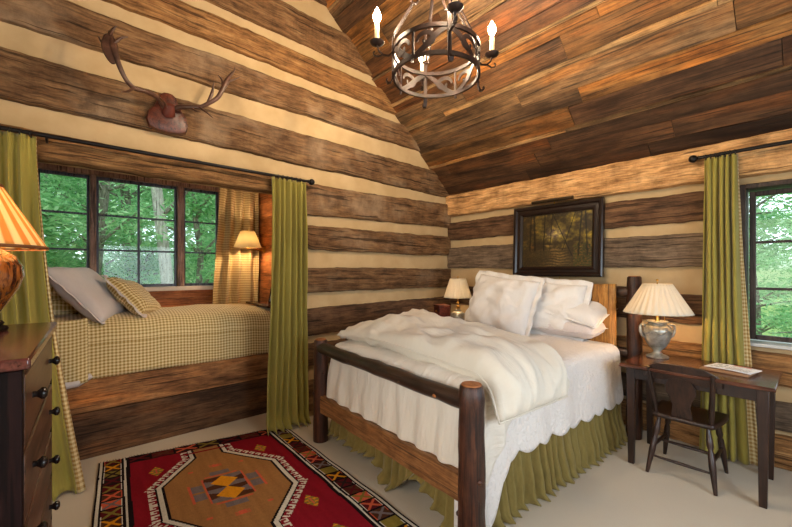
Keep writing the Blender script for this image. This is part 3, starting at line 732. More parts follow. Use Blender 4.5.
def pillow(name, mat, w, h, t, flange=0, fmat=None, pinch=.07, seed=0, wr=.012, ruff=.012, parent=None):
    """pillow in its own X (width) / Z (height) plane, thickness along Y, base at z=0"""
    root = parent or empty(name)
    def pt(u, v, sgn):
        a, b_ = 2*u-1, 2*v-1
        ox = w/2*a*(1-pinch*(1-abs(b_))**1.0*abs(a)**3*(.8)); oz = h/2*b_*(1-pinch*(1-abs(a))*abs(b_)**3*.8)
        th = t/2*max(0, (1-a**4)*(1-b_**4))**.55
        wv = wr*(nz(a*2.2, b_*2.2, seed+sgn)+.6*nz(a*5, b_*5, seed+7+sgn))*min(1, th/(t*.2))
        # radiating corner creases
        cr = .35*wr*sin(10*math.atan2(b_, a)+seed)*(abs(a*b_))**1.5*min(1, th/(t*.15))
        sag = -.02*(1-b_)*(1-a*a)
        return (ox, sgn*(th+wv+cr), h/2+oz*1.0)
    mb = MB(); n = 26
    mb.grid(n, n, lambda u, v: pt(u, v, -1), lambda u, v: (u*w, v*h))
    mb.grid(n, n, lambda u, v: pt(1-u, v, 1), lambda u, v: ((1-u)*w, v*h))
    # weld the seam
    o = mb.build('cover' if not parent else 'cover', mat, root, ang=180)
    m = o.modifiers.new('weld', 'WELD'); m.merge_threshold = .0015
    if flange:
        mb = MB()
        def fl(u, v):
            s = u*4; k = int(s) % 4; q = s-int(s) if u < 1 else 0
            c = [(-1, -1), (1, -1), (1, 1), (-1, 1), (-1, -1)]; a = c[k][0]+(c[k+1][0]-c[k][0])*q; b_ = c[k][1]+(c[k+1][1]-c[k][1])*q
            x0, _, z0 = pt((a+1)/2, (b_+1)/2, 1); rr = (abs(a)**6+abs(b_)**6)**(1/6)
            dx, dz = (a if abs(a) >= abs(b_)-.15 else a*.0), (b_ if abs(b_) >= abs(a)-.15 else 0)
            dx, dz = a*abs(a)**3, b_*abs(b_)**3; L = sqrt(dx*dx+dz*dz) or 1
            e = flange*(v-.15)
            wav = ruff*sin(s*26+2*nz(s*3, seed))*v+ruff*1.2*nz(s*4, v, seed+2)*v
            return (x0+dx/L*e, wav, z0+dz/L*e)
        mb.grid(240, 3, fl, lambda u, v: (u*4*w, v*flange))
        mb.build('ruffled_edge', fmat or mat, root, ang=180, solid=.004)
    return root

def curtain(name, mat, axis, pc, top, bot, zt, zb, nf, amp, sgn, label, seed=0, lining=None, pud=0, group=None, flare_p=1.6, bell=0):
    """axis 'x' or 'y' the wall runs along; pc = distance of curtain centre plane; top/bot = (a0,a1); sgn = room side"""
    root = empty(name)
    def at(u, v, off=0):
        k = v**flare_p; a0 = top[0]+(bot[0]-top[0])*k; a1 = top[1]+(bot[1]-top[1])*k
        z = zt+(zb-zt)*v
        un = u+.012*nz(u*6, v*2.5, seed)
        ph = un*nf*2*pi+2.6*nz(u*3.1, v*.9, seed+3)+1.0*nz(u*7, v*2, seed+31)
        am = amp*(.55+.45*min(1, v*5))*(1+.7*nz(u*5, v*1.5, seed+8))*(1-.15*v)
        d = am*(sin(ph)+.28*sin(2*ph+1))+.020*nz(u*9, v*5, seed+4)*min(1, v*4)
        a = a0+(a1-a0)*un+.3*amp*cos(ph)*(.5+.5*v)
        if v < .035: d += .006*sin(u*nf*8*pi)
        if pud and v > 1-pud:
            q = (v-(1-pud))/pud; d += sgn*0+(q**2)*.10*sgn*(1 if sgn > 0 else 1)*(.6+.6*nz(u*4, seed+2)); d = d
            a += .05*q*nz(u*3, 5, seed); z = max(zb, z)+.018*q*(1+sin(ph*1.3))*.6
        p = pc+off+(d if sgn > 0 else (d if not (pud and v > 1-pud) else d))
        return (a, p, z) if axis == 'x' else (p, a, z)
    W = abs(top[1]-top[0])*2.2
    mb = MB(); mb.grid(nf*14, 70, lambda u, v: at(u, v), lambda u, v: (u*W*2, v*(zt-zb)))
    mb.build('panel', mat, root, ang=180, solid=.005)
    if lining:
        edge, wd = lining
        mb = MB()
        def lf(u, v):
            p = Vector(at(edge, v)); k = (1 if edge == 1 else -1)*wd*u*(.06+1.0*v**1.2+.15*nz(v*3, seed)*v); q = (-sgn*.012-.008*sin(u*5+v*3))
            return tuple(p+(Vector((k, q, 0)) if axis == 'x' else Vector((q, k, 0))))
        mb.grid(5, 60, lf, lambda u, v: (u*wd, v*(zt-zb)))
        mb.build('gingham_lining', M['gingham_curtain'], root, ang=180, solid=.003)
    tag(root, label, 'curtain', group)
    return root

def curtain_rod(axis, p, z, a0, a1, wall_p, ringspan, label, r=.014, brackets=()):
    root = empty('curtain_rod')
    V = (lambda a, q, zz: (a, q, zz)) if axis == 'x' else (lambda a, q, zz: (q, a, zz))
    m = MB(); m.tube([V(a0, p, z), V(a1, p, z)], r, n=12); m.build('rod', M['rod'], root)
    for e, s in ((a0, -1), (a1, 1)):
        m = MB(); m.sphere(V(e+s*.038, p, z), .030, 8); m.tube([V(e, p, z), V(e+s*.018, p, z)], [.018, .010], n=10); m.build('finial', M['rod'], root)
    for a in brackets:
        m = MB(); m.tube([V(a, wall_p, z-.02), V(a, (wall_p+p)/2, z-.028), V(a, p, z-.012)], .008, n=8); 
        lo, hi = sorted((wall_p, wall_p+(.008 if p > wall_p else -.008)))
        if axis == 'x': m.box(a-.016, a+.016, lo, hi, z-.07, z+.03)
        else: m.box(lo, hi, a-.016, a+.016, z-.07, z+.03)
        m.build('bracket', M['rod'], root, bevel=.002)
    for (c0, c1, n) in ringspan:
        for k in range(n):
            a = c0+(c1-c0)*(k+.5)/n; m = MB()
            pts = [V(a+.004*sin(w*2), p+.020*cos(w), z-.006+.020*sin(w)) for w in [2*pi*i/14 for i in range(15)]]
            m.tube(pts, .0032, n=6, caps=False); m.build('ring', M['rod'], root)
    tag(root, label, 'curtain rod'); return root

# ================================================================== CURTAINS
curtain_rod('y', .115, 2.29, -4.55, -2.18, .03, [(-4.36, -4.05, 7), (-2.50, -2.24, 6)], 'long black iron curtain rod over the bunk opening', brackets=(-4.00, -2.24))
curtain('drape', M['green'], 'y', .115, (-4.42, -4.055), (-4.38, -3.87), 2.275, .012, 6, .036, 1, 'olive green curtain left of the bunk opening, behind the dresser and its lamp', seed=3, lining=(1, .045), pud=.05)
curtain('drape', M['green'], 'y', .115, (-2.545, -2.215), (-2.61, -2.20), 2.275, .012, 6, .038, 1, 'olive green curtain at the right side of the bunk opening', seed=9, pud=.06)
curtain_rod('x', -.135, 2.34, 2.70, 4.5, -.06, [(2.73, 2.93, 7)], 'black iron curtain rod above the window beside the desk', brackets=(2.80,))
curtain('drape', M['green'], 'x', -.125, (2.73, 2.92), (2.69, 2.985), 2.325, .012, 5, .034, -1, 'olive green curtain hanging behind the desk beside the right window', seed=5, lining=(1, .06), pud=0)
curtain('drape', M['gingham_curtain'], 'y', AX+.13, (-2.58, -2.12), (-2.66, -2.13), 2.45, 1.03, 4, .042, 1, 'gold gingham curtain inside the bunk alcove', seed=13)

# ================================================================== MAIN BED
BED = (1.33, -2.33, 0); BRZ = R(-3.5)
def bed_obj(name): return empty(name, BED, BRZ)
bed = bed_obj('log_bed')
def post(x, y, h, r, seed, cut=True):
    m = MB(); pts = [(x+.006*nz(k, seed), y+.006*nz(k, seed+3), h*k/14) for k in range(15)]
    rad = [r*(1.06-.08*k/14+.05*nz(k*.8, seed+7)) for k in range(15)]; rad[0] *= .97; rad[-1] *= .93
    m.tube(pts+[(pts[-1][0], pts[-1][1], h+.008)], rad+[r*.78], n=20, wob=.08)
    p = m.build('post', M['post'], bed, ang=50)
    m = MB(); m.lathe([(r*.8, 0), (r*.74, .006)], n=20, c=(pts[-1][0], pts[-1][1], h+.006)); m.build('sawn_top', M['cut_end'], p)
    for k in range(3):
        m = MB(); w = seed*2+k*2.1; z = h*(.25+.22*k); m.sphere((x+cos(w)*r*.95, y+sin(w)*r*.95, z), .016, 5, .9); m.build('knot', M['post'], p)
post(-.81, 0, .85, .060, 1); post(.845, 0, .86, .066, 2); post(-.81, 2.17, 1.38, .056, 3); post(.81, 2.17, 1.385, .058, 4)
def rail(name, p0, p1, r, mat, seed, ends=True):
    m = MB(); n = 16; p0, p1 = Vector(p0), Vector(p1)
    pts = [p0.lerp(p1, k/n)+Vector((0, .006*nz(k*.5, seed), .010*nz(k*.45, seed+2))) for k in range(n+1)]
    m.tube(pts, [r*(1+.13*nz(k*.7, seed+5)) for k in range(n+1)], n=16, wob=.06); o = m.build(name, M[mat], bed, ang=50)
    if ends:
        for k in (5, 11, 14): m = MB(); m.sphere(pts[k]+Vector((0, -r*.88, -.3*r)), .013, 5, .8); m.build('knot', M['rail'] if k < 14 else M['cut_end'], o)
rail('foot_rail', (-.80, -.005, .79), (.83, -.005, .775), .047, 'rail', 1)
rail('head_rail', (-.77, 2.17, 1.255), (.77, 2.17, 1.255), .048, 'rail', 2, False)
rail('head_rail', (-.77, 2.17, .72), (.77, 2.17, .72), .045, 'rail', 5, False)
def board(name, x0, x1, y0, y1, z0, z1, mat, seed=0):
    m = MB(); n = 30; L = x1-x0
    secs = []
    for k in range(n+1):
        x = x0+L*k/n; a = .010*nz(x*3, seed)+.006*nz(x*9, seed); b2 = .010*nz(x*3, seed+4)+.006*nz(x*8, seed+2)
        secs.append([m.add(p) for p in ((x, y0, z0+a), (x, y0-.004, (z0+z1)/2), (x, y0, z1+b2), (x, y1, z1+b2), (x, y1, z0+a))])
    for k in range(n):
        for j in range(5):
            j2 = (j+1) % 5; m.face((secs[k][j], secs[k][j2], secs[k+1][j2], secs[k+1][j]))
    m.face(list(reversed(secs[0]))); m.face(secs[-1]); return m.build(name, M[mat], bed, ang=30, bevel=.004)
board('foot_board', -.77, .80, -.03, .02, .255, .395, 'bed_board', 3)
m = MB(); m.box(-.70, -.67, .05, 2.12, .27, .40); m.build('side_rail', M['bed_board'], bed, bevel=.004)
m = MB(); m.box(.67, .70, .05, 2.12, .27, .40); m.build('side_rail', M['bed_board'], bed, bevel=.004)
m = MB()
m.grid(24, 12, lambda u, v: (-.66+1.36*u, 2.09-.012*sin(u*pi)+.004*nz(u*8, v*3), .62+.70*v+.010*sin(u*7)*v), None)
m.build('headboard_panel', M['head_panel'], bed, solid=.03, offset=1, bevel=.004)
tag(bed, 'rustic log bed with peeled posts and a honey coloured headboard panel', 'bed')

# mattress under the covers
mt = bed_obj('mattress'); m = MB(); m.box(-.71, .71, .085, 2.06, .41, .765); m.build('ticking', M['white_pillow'], mt, bevel=.05)
tag(mt, 'thick mattress hidden under the white covers of the log bed', 'mattress')

# ruffled skirt round three sides
sk = bed_obj('bed_skirt'); m = MB()
pth = [(-.742, 2.05), (-.742, .12), (-.71, .085), (.71, .085), (.742, .12), (.742, 2.05)]
cum = [0]
for i in range(5): cum.append(cum[-1]+sqrt((pth[i+1][0]-pth[i][0])**2+(pth[i+1][1]-pth[i][1])**2))
def skf(u, v):
    s = u*cum[-1]; i = max(k for k in range(5) if cum[k] <= s+1e-9); q = (s-cum[i])/(cum[i+1]-cum[i])
    x = pth[i][0]+(pth[i+1][0]-pth[i][0])*q; y = pth[i][1]+(pth[i+1][1]-pth[i][1])*q
    dx, dy = pth[i+1][0]-pth[i][0], pth[i+1][1]-pth[i][1]; L = sqrt(dx*dx+dy*dy); nx, ny = dy/L, -dx/L
    nx, ny = -nx, -ny
    if nx*x+ny*(y-1.05) < 0: nx, ny = -nx, -ny
    ph = s*72+4.2*nz(s*2.6, 4)+.7*nz(s*1.9, v*1.2, 8)
    am = (.009+.019*v**.7)*(1+.8*nz(s*3.1, 1))
    o = am*(sin(ph)+.35*sin(2.1*ph+1)+.3)+.03*v*v+.035*nz(s*4, v*2, 2)*v
    z = .415*(1-v)+.006
    if ny < -.5: o *= 1.0; z += v*(.09+.15*nz(s*3.4, 9))      # bunched up at the foot
    if v > .93: o += .03*(1+nz(s*6, 5))
    return (x+nx*o, y+ny*o-(.0 if ny > -.5 else .0), z)
m.grid(620, 14, skf, lambda u, v: (u*cum[-1]*1.5, v*.42)); m.build('ruffle', M['skirt'], sk, ang=180, solid=.003)
tag(sk, 'gathered olive green bed skirt pooling on the carpet', 'bed skirt')

# white matelasse quilt with scalloped hem
def quilt_hem(x, y, nx, ny, s):
    sc_ = .035*abs(sin(s*pi/.19))
    if ny < -.7: z = .43
    else:
        z = .335
        if nx > .2 and y < .40: z = .05+.285*max(0, (y-.17)/.23)**1.2
    if nx > .2 and ny < -.05: z = .05
    return z-sc_+.03 if ny > -.7 else z
qu = bed_obj('quilt')
drape('quilt_cloth', M['quilt'], qu, -.755, .755, .075, 2.08, .80, quilt_hem, r=.10, re=.075, fold=.014, foldn=16, crown=.035, wr=.008, nt=620, nh=16, seed=2, flare=.045)
tag(qu, 'white matelasse quilt with a scalloped hem covering the log bed', 'quilt')

# crinkled cream blanket over the foot end
def bl_hem(x, y, nx, ny, s):
    if ny < -.75: return .365+.012*nz(x*3, 3)
    if nx > .1: 
        k = max(0, 1-abs(y-.10)/.34); return .60-.33*k**1.1
    return .55
bl = bed_obj('blanket')
drape('blanket_cloth', M['cream'], bl, -.768, .785, .052, .98, .826, bl_hem, r=.09, re=.085, fold=.021, foldn=34, crown=.045, wr=.014, nt=420, nh=16, seed=6, flare=.05, wrs=6)
tag(bl, 'thin crinkled cream blanket hanging between the foot rail and foot board', 'blanket')

# folded comforter lying across the foot end
cf = bed_obj('comforter'); m = MB()
def cpath(s):     # centre line across the bed, s in 0..1 -> x,z,nx,nz ; hangs over the right side
    L = s*1.76
    flat = 1.43; x0 = -.735
    if L < flat:
        x = x0+L; z = .895+.045*sin(pi*min(1, L/flat))-.02*(L/flat); return x, z, 0, 1
    q = min(1, (L-flat)/.20); a = q*R(70); rr = .20/R(70)
    x = x0+flat+rr*sin(a); z = .875-rr*(1-cos(a)); 
    if L > flat+.20:
        e = L-flat-.20; x += e*cos(R(70)); z -= e*sin(R(70))
    return x, z, sin(a), cos(a)
def cfp(u, v, sg):
    x, z, nx, nz_ = cpath(u); a = 2*u-1; b_ = 2*v-1
    th = .105*max(0, (1-abs(a)**7))**.5*max(0, (1-abs(b_)**3.0))**.5*(1.0+.35*nz(u*2.2, v*1.6, 4))
    if sg > 0: th *= 1.25
    th += sg*0
    w = .018*nz(u*9, v*5, 8)+.034*nz(u*4.0, v*2.4, 12)+.012*nz(u*20, v*12, 3)-.065*abs(nz(u*5.2, v*3.2, 21))-.035*abs(nz(u*11, v*8, 25))+.02
    y0, y1 = .115+.03*sin(u*9)*.5+.04*u, 1.02-.16*u+.03*nz(u*3, 1)
    y = y0+(y1-y0)*v
    g = .012*sin(v*60+3*nz(v*6, 1))*max(0, (abs(a)-.86)/.14)           # gathers at the short end seams
    t = sg*(th+ (w+g)*min(1, th/.03))
    return (x+nx*t, y, z+nz_*t)
m.grid(80, 44, lambda u, v: cfp(u, v, 1), lambda u, v: (u*1.76, v)); m.grid(80, 44, lambda u, v: cfp(u, 1-v, -1), lambda u, v: (u*1.76, 1-v))
o = m.build('comforter_cover', M['comforter'], cf, ang=180); w_ = o.modifiers.new('weld', 'WELD'); w_.merge_threshold = .002
m = MB(); m.tube([cfp(1, k/30, 1) for k in range(31)], .007, n=6); m.build('piping', M['comforter'], o)
m = MB(); m.tube([cfp(k/50, 0, 1) for k in range(51)], .006, n=6); m.build('piping', M['comforter'], o)
tag(cf, 'puffy ivory comforter folded across the foot of the log bed', 'comforter')

def place(root, loc, rot, label, cat='pillow', group=None):
    root.location = loc; root.rotation_euler = tuple(R(a) for a in rot); tag(root, label, cat, group); return root
PB = 'pillows against the headboard'
place(pillow('pillow', M['white_pillow'], .74, .565, .24, .055, seed=1, wr=.030), (1.15, -.68, .84), (-18, 6, -6), 'large white ruffled pillow nearest the small bedside lamp', group=PB)
place(pillow('pillow', M['white_pillow'], .62, .50, .20, .06, seed=5, wr=.030), (1.60, -.50, .85), (-17, 4, 4), 'white ruffled pillow second from the right, under the right part of the painting', group=PB)
place(pillow('pillow', M['lilac_pillow'], .54, .36, .16, .02, seed=8, ruff=.004), (1.80, -.56, .905), (-84, 0, -4), 'flat cream pillow at the bottom of the pair beside the right bedpost', group=PB)
place(pillow('pillow', M['white_pillow'], .56, .38, .17, .02, seed=9, ruff=.004), (1.80, -.53, 1.02), (-68, 12, -2), 'slumped white pillow lying on the cream one beside the right bedpost', group=PB)

# ================================================================== PAINTING
def painting():
    w, h, fw = .95, .765, .105
    root = empty('framed_painting', (1.495, -.04, 1.765), rot=(R(-2.2), 0, 0))
    mb = MB()
    prof = [(0, -.004), (0, -.040), (.012, -.050), (.030, -.046), (.045, -.030), (.070, -.030), (.082, -.036), (fw, -.022), (fw, -.008)]
    cs = [(-w/2, -h/2), (w/2, -h/2), (w/2, h/2), (-w/2, h/2)]; ids = []
    for (x, z) in cs: ids.append([mb.add((x-math.copysign(d, x), y, z-math.copysign(d, z))) for d, y in prof])
    for k in range(4):
        for j in range(len(prof)-1): mb.face((ids[k][j], ids[(k+1) % 4][j], ids[(k+1) % 4][j+1], ids[k][j+1]))
    mb.build('frame', plain('dark_painting_frame', srgb(24, 14, 11), .3, nscale=14, c2=srgb(38, 24, 18)), root, ang=25)
    iw, ih = w-2*fw+.01, h-2*fw+.01
    def colr(u, v):     # woodland stream, v up
        n1 = nz(u*6, v*6, 1); n2 = nz(u*17, v*17, 5); n3 = nz(u*40, v*40, 9)
        r, g, b_ = 58+14*n1, 46+12*n1, 24+6*n1
        if v > .35: # foliage
            k = max(0, n2*.8+n1*.5+.25); k *= .45+.75*u; r += 72*k; g += 66*k; b_ += 12*k
            if u < .25: r += 18*max(0, n2)
        gap = math.exp(-((u-.5)/.13)**2-((v-.62)/.10)**2); r += 118*gap*(.6+.5*n2); g += 108*gap*(.6+.5*n2); b_ += 62*gap
        if v < .42:
            cx = .46+.10*sin(v*9)+.02*n1; wd = .06+.30*(.42-v); k = math.exp(-((u-cx)/wd)**2)
            st = .5+.5*sin(v*120+6*n1); r += 52*k*st+16*max(0, n2); g += 42*k*st+8*max(0, n2); b_ += 26*k*st
            if u > .75: r += 34*max(0, n3+.2); g += 12
        for (tx, sl, wd) in ((.12, .02, .010), (.20, -.03, .014), (.33, .02, .009), (.60, .25, .007), (.70, -.35, .008), (.82, .05, .012), (.93, -.04, .010), (.42, .05, .006)):
            if v > .30-.1*(tx > .6) and abs(u-tx-sl*(v-.3)) < wd: r *= .45; g *= .45; b_ *= .5
        k = 1+.28*n3; return srgb(max(4, min(255, r*k)), max(4, min(255, g*k)), max(4, min(255, b_*k)))[:3]
    mb = MB(); mb.grid(170, 125, lambda u, v: (-iw/2+iw*u, -.012, -ih/2+ih*v), colf=colr); mb.build('canvas', M['painting'], root, smooth=False)
    mb = MB(); mb.box(-w/2+.01, w/2-.01, -.010, .006, -h/2+.01, h/2-.01); mb.build('backing', M['knob'], root, smooth=False)
    mb = MB(); mb.tube([(-.22, -.105, h/2+.022), (.22, -.105, h/2+.022)], .016, n=14); lm = mb.build('picture_light', plain('dark_bronze', srgb(62, 50, 34), .35, metal=.6), root)
    mb = MB(); mb.tube([(0, -.035, h/2-.01), (0, -.06, h/2+.03), (0, -.105, h/2+.03)], .006, n=8); mb.build('light_arm', M['brass'], root)
    mb = MB(); mb.tube([(.05, -.012, -h/2), (.052, -.010, -h/2-.05), (.05, -.004, -h/2-.12)], .003, n=6); mb.build('cord', M['brass'], root)
    tag(root, 'dark framed woodland painting with a picture light above the headboard', 'painting')
painting()

# ================================================================== LAMPS
def pleated_shade(root, rb, rt, zb, zt, mat, npl=36, amp=.02, trim=None, nz_=10):
    m = MB(); n = npl*6
    prof = [(rb+(rt-rb)*k/nz_, zb+(zt-zb)*k/nz_) for k in range(nz_+1)]
    m.lathe(prof, n=n, mod=lambda w, z: amp*sin(w*npl), cap=False)
    s = m.build('lamp_shade', mat, root, ang=180, solid=.002)
    if trim:
        for r, z in ((rb, zb), (rt, zt)): m = MB(); m.lathe([(r+.003, z-.006), (r+.005, z), (r+.003, z+.006)], n=64, cap=False); m.build('trim', trim, s, solid=.002)
    m = MB()
    for k in range(3):
        w = 2*pi*k/3; m.tube([(0, 0, zt-.012), (rt*.98*cos(w), rt*.98*sin(w), zt-.006)], .002, n=5)
    m.build('spider', M['brass'], s); return s
def bulb(root, z, mat, x=0, y=0, r=.022):
    m = MB(); m.lathe([(.010, -.035), (.012, -.02), (r*.9, -.004), (r, .010), (r*.8, .026), (r*.3, .034), (.001, .036)], n=14, c=(x, y, z), cap=False); m.build('bulb', mat, root)

# big lamp on the dresser
DZ = 1.20
l1 = empty('table_lamp', (1.155, -4.185, DZ))
glz, n_, l_, bs_ = newmat('drip_glaze')
v_ = coord(n_, 'Object'); g_ = noise_n(n_, l_, mapping(n_, l_, v_, (16, 16, 1.6)), 2.2, 5, .6)
l_.new(ramp(n_, l_, g_, [(.3, srgb(34, 14, 10)), (.46, srgb(74, 34, 16)), (.56, srgb(150, 88, 36)), (.64, srgb(60, 26, 14)), (.8, srgb(130, 110, 96))]), bs_.inputs['Base Color'])
bs_.inputs['Roughness'].default_value = .12; bs_.inputs['Coat Weight'].default_value = .6
m = MB(); m.lathe([(.094, .001), (.098, .010), (.092, .020), (.080, .024), (.086, .032), (.078, .042), (.062, .046)], n=8); m.build('footed_base', M['dresser_dark'], l1, ang=30)
m = MB(); m.lathe([(.058, .044), (.070, .07), (.100, .12), (.126, .17), (.140, .22), (.138, .26), (.118, .30), (.080, .325), (.060, .335), (.058, .345), (.066, .352)], n=40, mod=lambda w, z: .03*abs(cos(w*5))); m.build('vase_body', glz, l1, ang=60)
for s in (-1, 1): m = MB(); m.tube([(s*.085, 0, .315), (s*.105, 0, .325), (s*.098, 0, .345), (s*.07, 0, .345)], .008, n=8); m.build('handle', M['brass'], l1)
m = MB(); m.tube([(0, 0, .35), (0, 0, .57)], .006, n=8); m.tube([(0, 0, .35), (0, 0, .39)], [.02, .014], n=12); m.sphere((0, 0, .605), .010, 6); m.tube([(0, 0, .57), (0, 0, .60)], .003, n=6); m.build('stem', M['brass'], l1)
pleated_shade(l1, .212, .078, .335, .58, M['shade_stripe'], npl=44, amp=.010, trim=plain('brown_trim', srgb(112, 66, 28), .8))
bulb(l1, .45, M['bulb_dl'], r=.024); tag(l1, 'brown drip glazed vase lamp with a gold striped shade on the dresser', 'lamp')

# silver urn lamp on the desk
l2 = empty('table_lamp', (2.475, -.36, .752))
m = MB(); m.lathe([(.076, 0), (.078, .008), (.066, .016), (.040, .026), (.026, .040), (.026, .052), (.036, .064), (.060, .090), (.082, .130), (.096, .180), (.100, .215), (.094, .240), (.074, .256), (.060, .264), (.062, .272), (.078, .282), (.074, .290), (.03, .288)], n=36); u_ = m.build('urn', M['silver'], l2, ang=50)
for s in (-1, 1):
    m = MB(); w = R(35)
    P = lambda r, z: (s*r*cos(w), s*r*sin(w), z)
    m.tube([P(.082, .15), P(.108, .17), P(.120, .205), P(.122, .245), P(.110, .262), P(.084, .252)], [.008, .010, .011, .010, .009, .007], n=8); m.build('handle', M['silver'], l2)
m = MB()
m.tube([(cos(2*pi*k/36)*.099, sin(2*pi*k/36)*.099, .205+.012*sin(k)) for k in range(37)], [.006+.003*(k % 2) for k in range(37)], n=6, caps=False)
m.build('relief_garland', M['silver'], u_)
m = MB(); m.tube([(0, 0, .285), (0, 0, .60)], .005, n=8); m.tube([(0, 0, .285), (0, 0, .33)], [.018, .012], n=12); m.sphere((0, 0, .615), .010, 6); m.build('stem', M['brass'], l2)
m = MB(); m.tube([(.012, 0, .335), (.05, -.012, .34), (.052, -.012, .31), (.053, -.012, .27)], .002, n=5); m.build('pull_chain', M['brass'], l2)
pleated_shade(l2, .232, .098, .352, .585, M['shade_cream'], npl=30, amp=.022)
bulb(l2, .43, M['bulb_kl']); tag(l2, 'silver urn lamp with a cream pleated shade on the writing desk', 'lamp')

# night stand and its small lamp, far side of the bed
ns = empty('nightstand', (.36, -.36, 0))
m = MB(); m.box(-.20, .22, -.22, .22, .70, .73); m.build('table_top', M['red_wood'], ns, bevel=.004)
m = MB(); m.box(-.18, .20, -.20, .20, .56, .70); m.build('drawer_case', M['red_wood'], ns, bevel=.003)
for x in (-.16, .18):
    for y in (-.18, .18): m = MB(); m.box(x-.02, x+.02, y-.02, y+.02, 0, .56); m.build('leg', M['red_wood'], ns, bevel=.003)
tag(ns, 'red brown nightstand in the corner on the far side of the bed', 'nightstand')
bx_ = empty('wooden_box', (.26, -.44, .732), R(-25))
m = MB(); m.box(-.085, .085, -.07, .07, 0, .27); m.build('box_body', M['red_wood'], bx_, bevel=.006)
m = MB(); m.box(-.092, .092, -.077, .077, .27, .295); m.build('lid', M['red_wood'], bx_, bevel=.004)
m = MB(); m.sphere((.0, -.075, .22), .011, 6); m.build('clasp', M['brass'], bx_)
tag(bx_, 'small red brown wooden box beside the bedside lamp', 'box')
l3 = empty('table_lamp', (.42, -.33, .732))
m = MB(); m.lathe([(.05, 0), (.052, .012), (.036, .022), (.045, .05), (.078, .10), (.092, .15), (.084, .195), (.050, .215), (.034, .222), (.036, .235), (.02, .24)], n=28); m.build('jar_base', M['silver'], l3, ang=50)
m = MB(); m.tube([(0, 0, .235), (0, 0, .62)], .006, n=8); m.sphere((0, 0, .275), .024, 6, .8); m.sphere((0, 0, .32), .016, 6); m.sphere((0, 0, .635), .009, 6); m.build('stem', M['brass'], l3)
pleated_shade(l3, .168, .095, .385, .615, M['shade_cream'], npl=26, amp=.022)
bulb(l3, .46, M['bulb_nl']); tag(l3, 'small silver jar lamp with a pleated shade in the corner by the bed', 'lamp')

# swing arm wall lamp in the alcove
l4 = empty('swing_arm_lamp', (-1.16, AY1-.005, 1.695))
m = MB(); m.lathe([(.032, 0), (.034, .006), (.02, .012)], n=16); 
o = m.build('wall_plate', M['brass'], l4); o.rotation_euler = (R(90), 0, 0)
m = MB(); m.tube([(0, -.01, 0), (0, -.05, 0), (.02, -.12, .005), (.10, -.20, .005), (.13, -.245, .005), (.13, -.245, .05)], .006, n=8); m.sphere((0, -.05, 0), .012, 6); m.sphere((.13, -.245, .005), .014, 6); m.build('arm', M['brass'], l4)
sh = empty('shade_mount', (.13, -.245, .0)); sh.parent = l4
m = MB(); m.lathe([(.150, .015), (.078, .20)], n=40, cap=False); s_ = m.build('lamp_shade', M['shade_glow'], l4, solid=.002, ang=180); s_.location = (.13, -.245, 0)
bpy.data.objects.remove(sh)
m = MB(); m.sphere((.13, -.245, .215), .008, 6); m.tube([(.13, -.245, .05), (.13, -.245, .21)], .003, n=6); m.build('finial', M['brass'], l4)
bulb(l4, .10, M['bulb_sl'], .13, -.245); tag(l4, 'brass swing arm wall lamp with an ivory shade above the foot of the bunk', 'wall lamp')

# ================================================================== CHANDELIER
CHC = (1.72, -2.148); CZ = 2.675; CR = .272
ch = empty('chandelier', (CHC[0], CHC[1], CZ), R(58))
def band(z0, z1, r, name='ring'):
    m = MB(); m.lathe([(r-.010, z0), (r+.004, z0), (r+.004, z1), (r-.010, z1), (r-.010, z0)], n=72, cap=False); return m.build(name, M['iron'], ch, ang=30)
band(-.012, .012, CR); band(.146, .170, CR)
def strap_pts(w, pts): return [(r*cos(w), r*sin(w), z) for r, z in pts]
def flatbar(w, pts, wd=.020, th=.006, name='strap', parent=ch, mat='iron'):
    m = MB(); c, s = cos(w), sin(w); P = [Vector((r, 0, z)) for r, z in pts]; ids = []
    for i, p in enumerate(P):
        t = (P[min(i+1, len(P)-1)]-P[max(i-1, 0)]).normalized(); nrm = Vector((-t.z, 0, t.x))*th/2
        q = []
        for a, b_ in ((-1, -1), (1, -1), (1, 1), (-1, 1)):
            v = p+nrm*a; y = wd/2*b_; q.append(m.add((v.x*c-y*s, v.x*s+y*c, v.z)))
        ids.append(q)
    for i in range(len(P)-1):
        for k in range(4): m.face((ids[i][k], ids[i][(k+1) % 4], ids[i+1][(k+1) % 4], ids[i+1][k]))
    m.face(ids[0]); m.face(list(reversed(ids[-1]))); return m.build(name, M[mat], parent, ang=50)
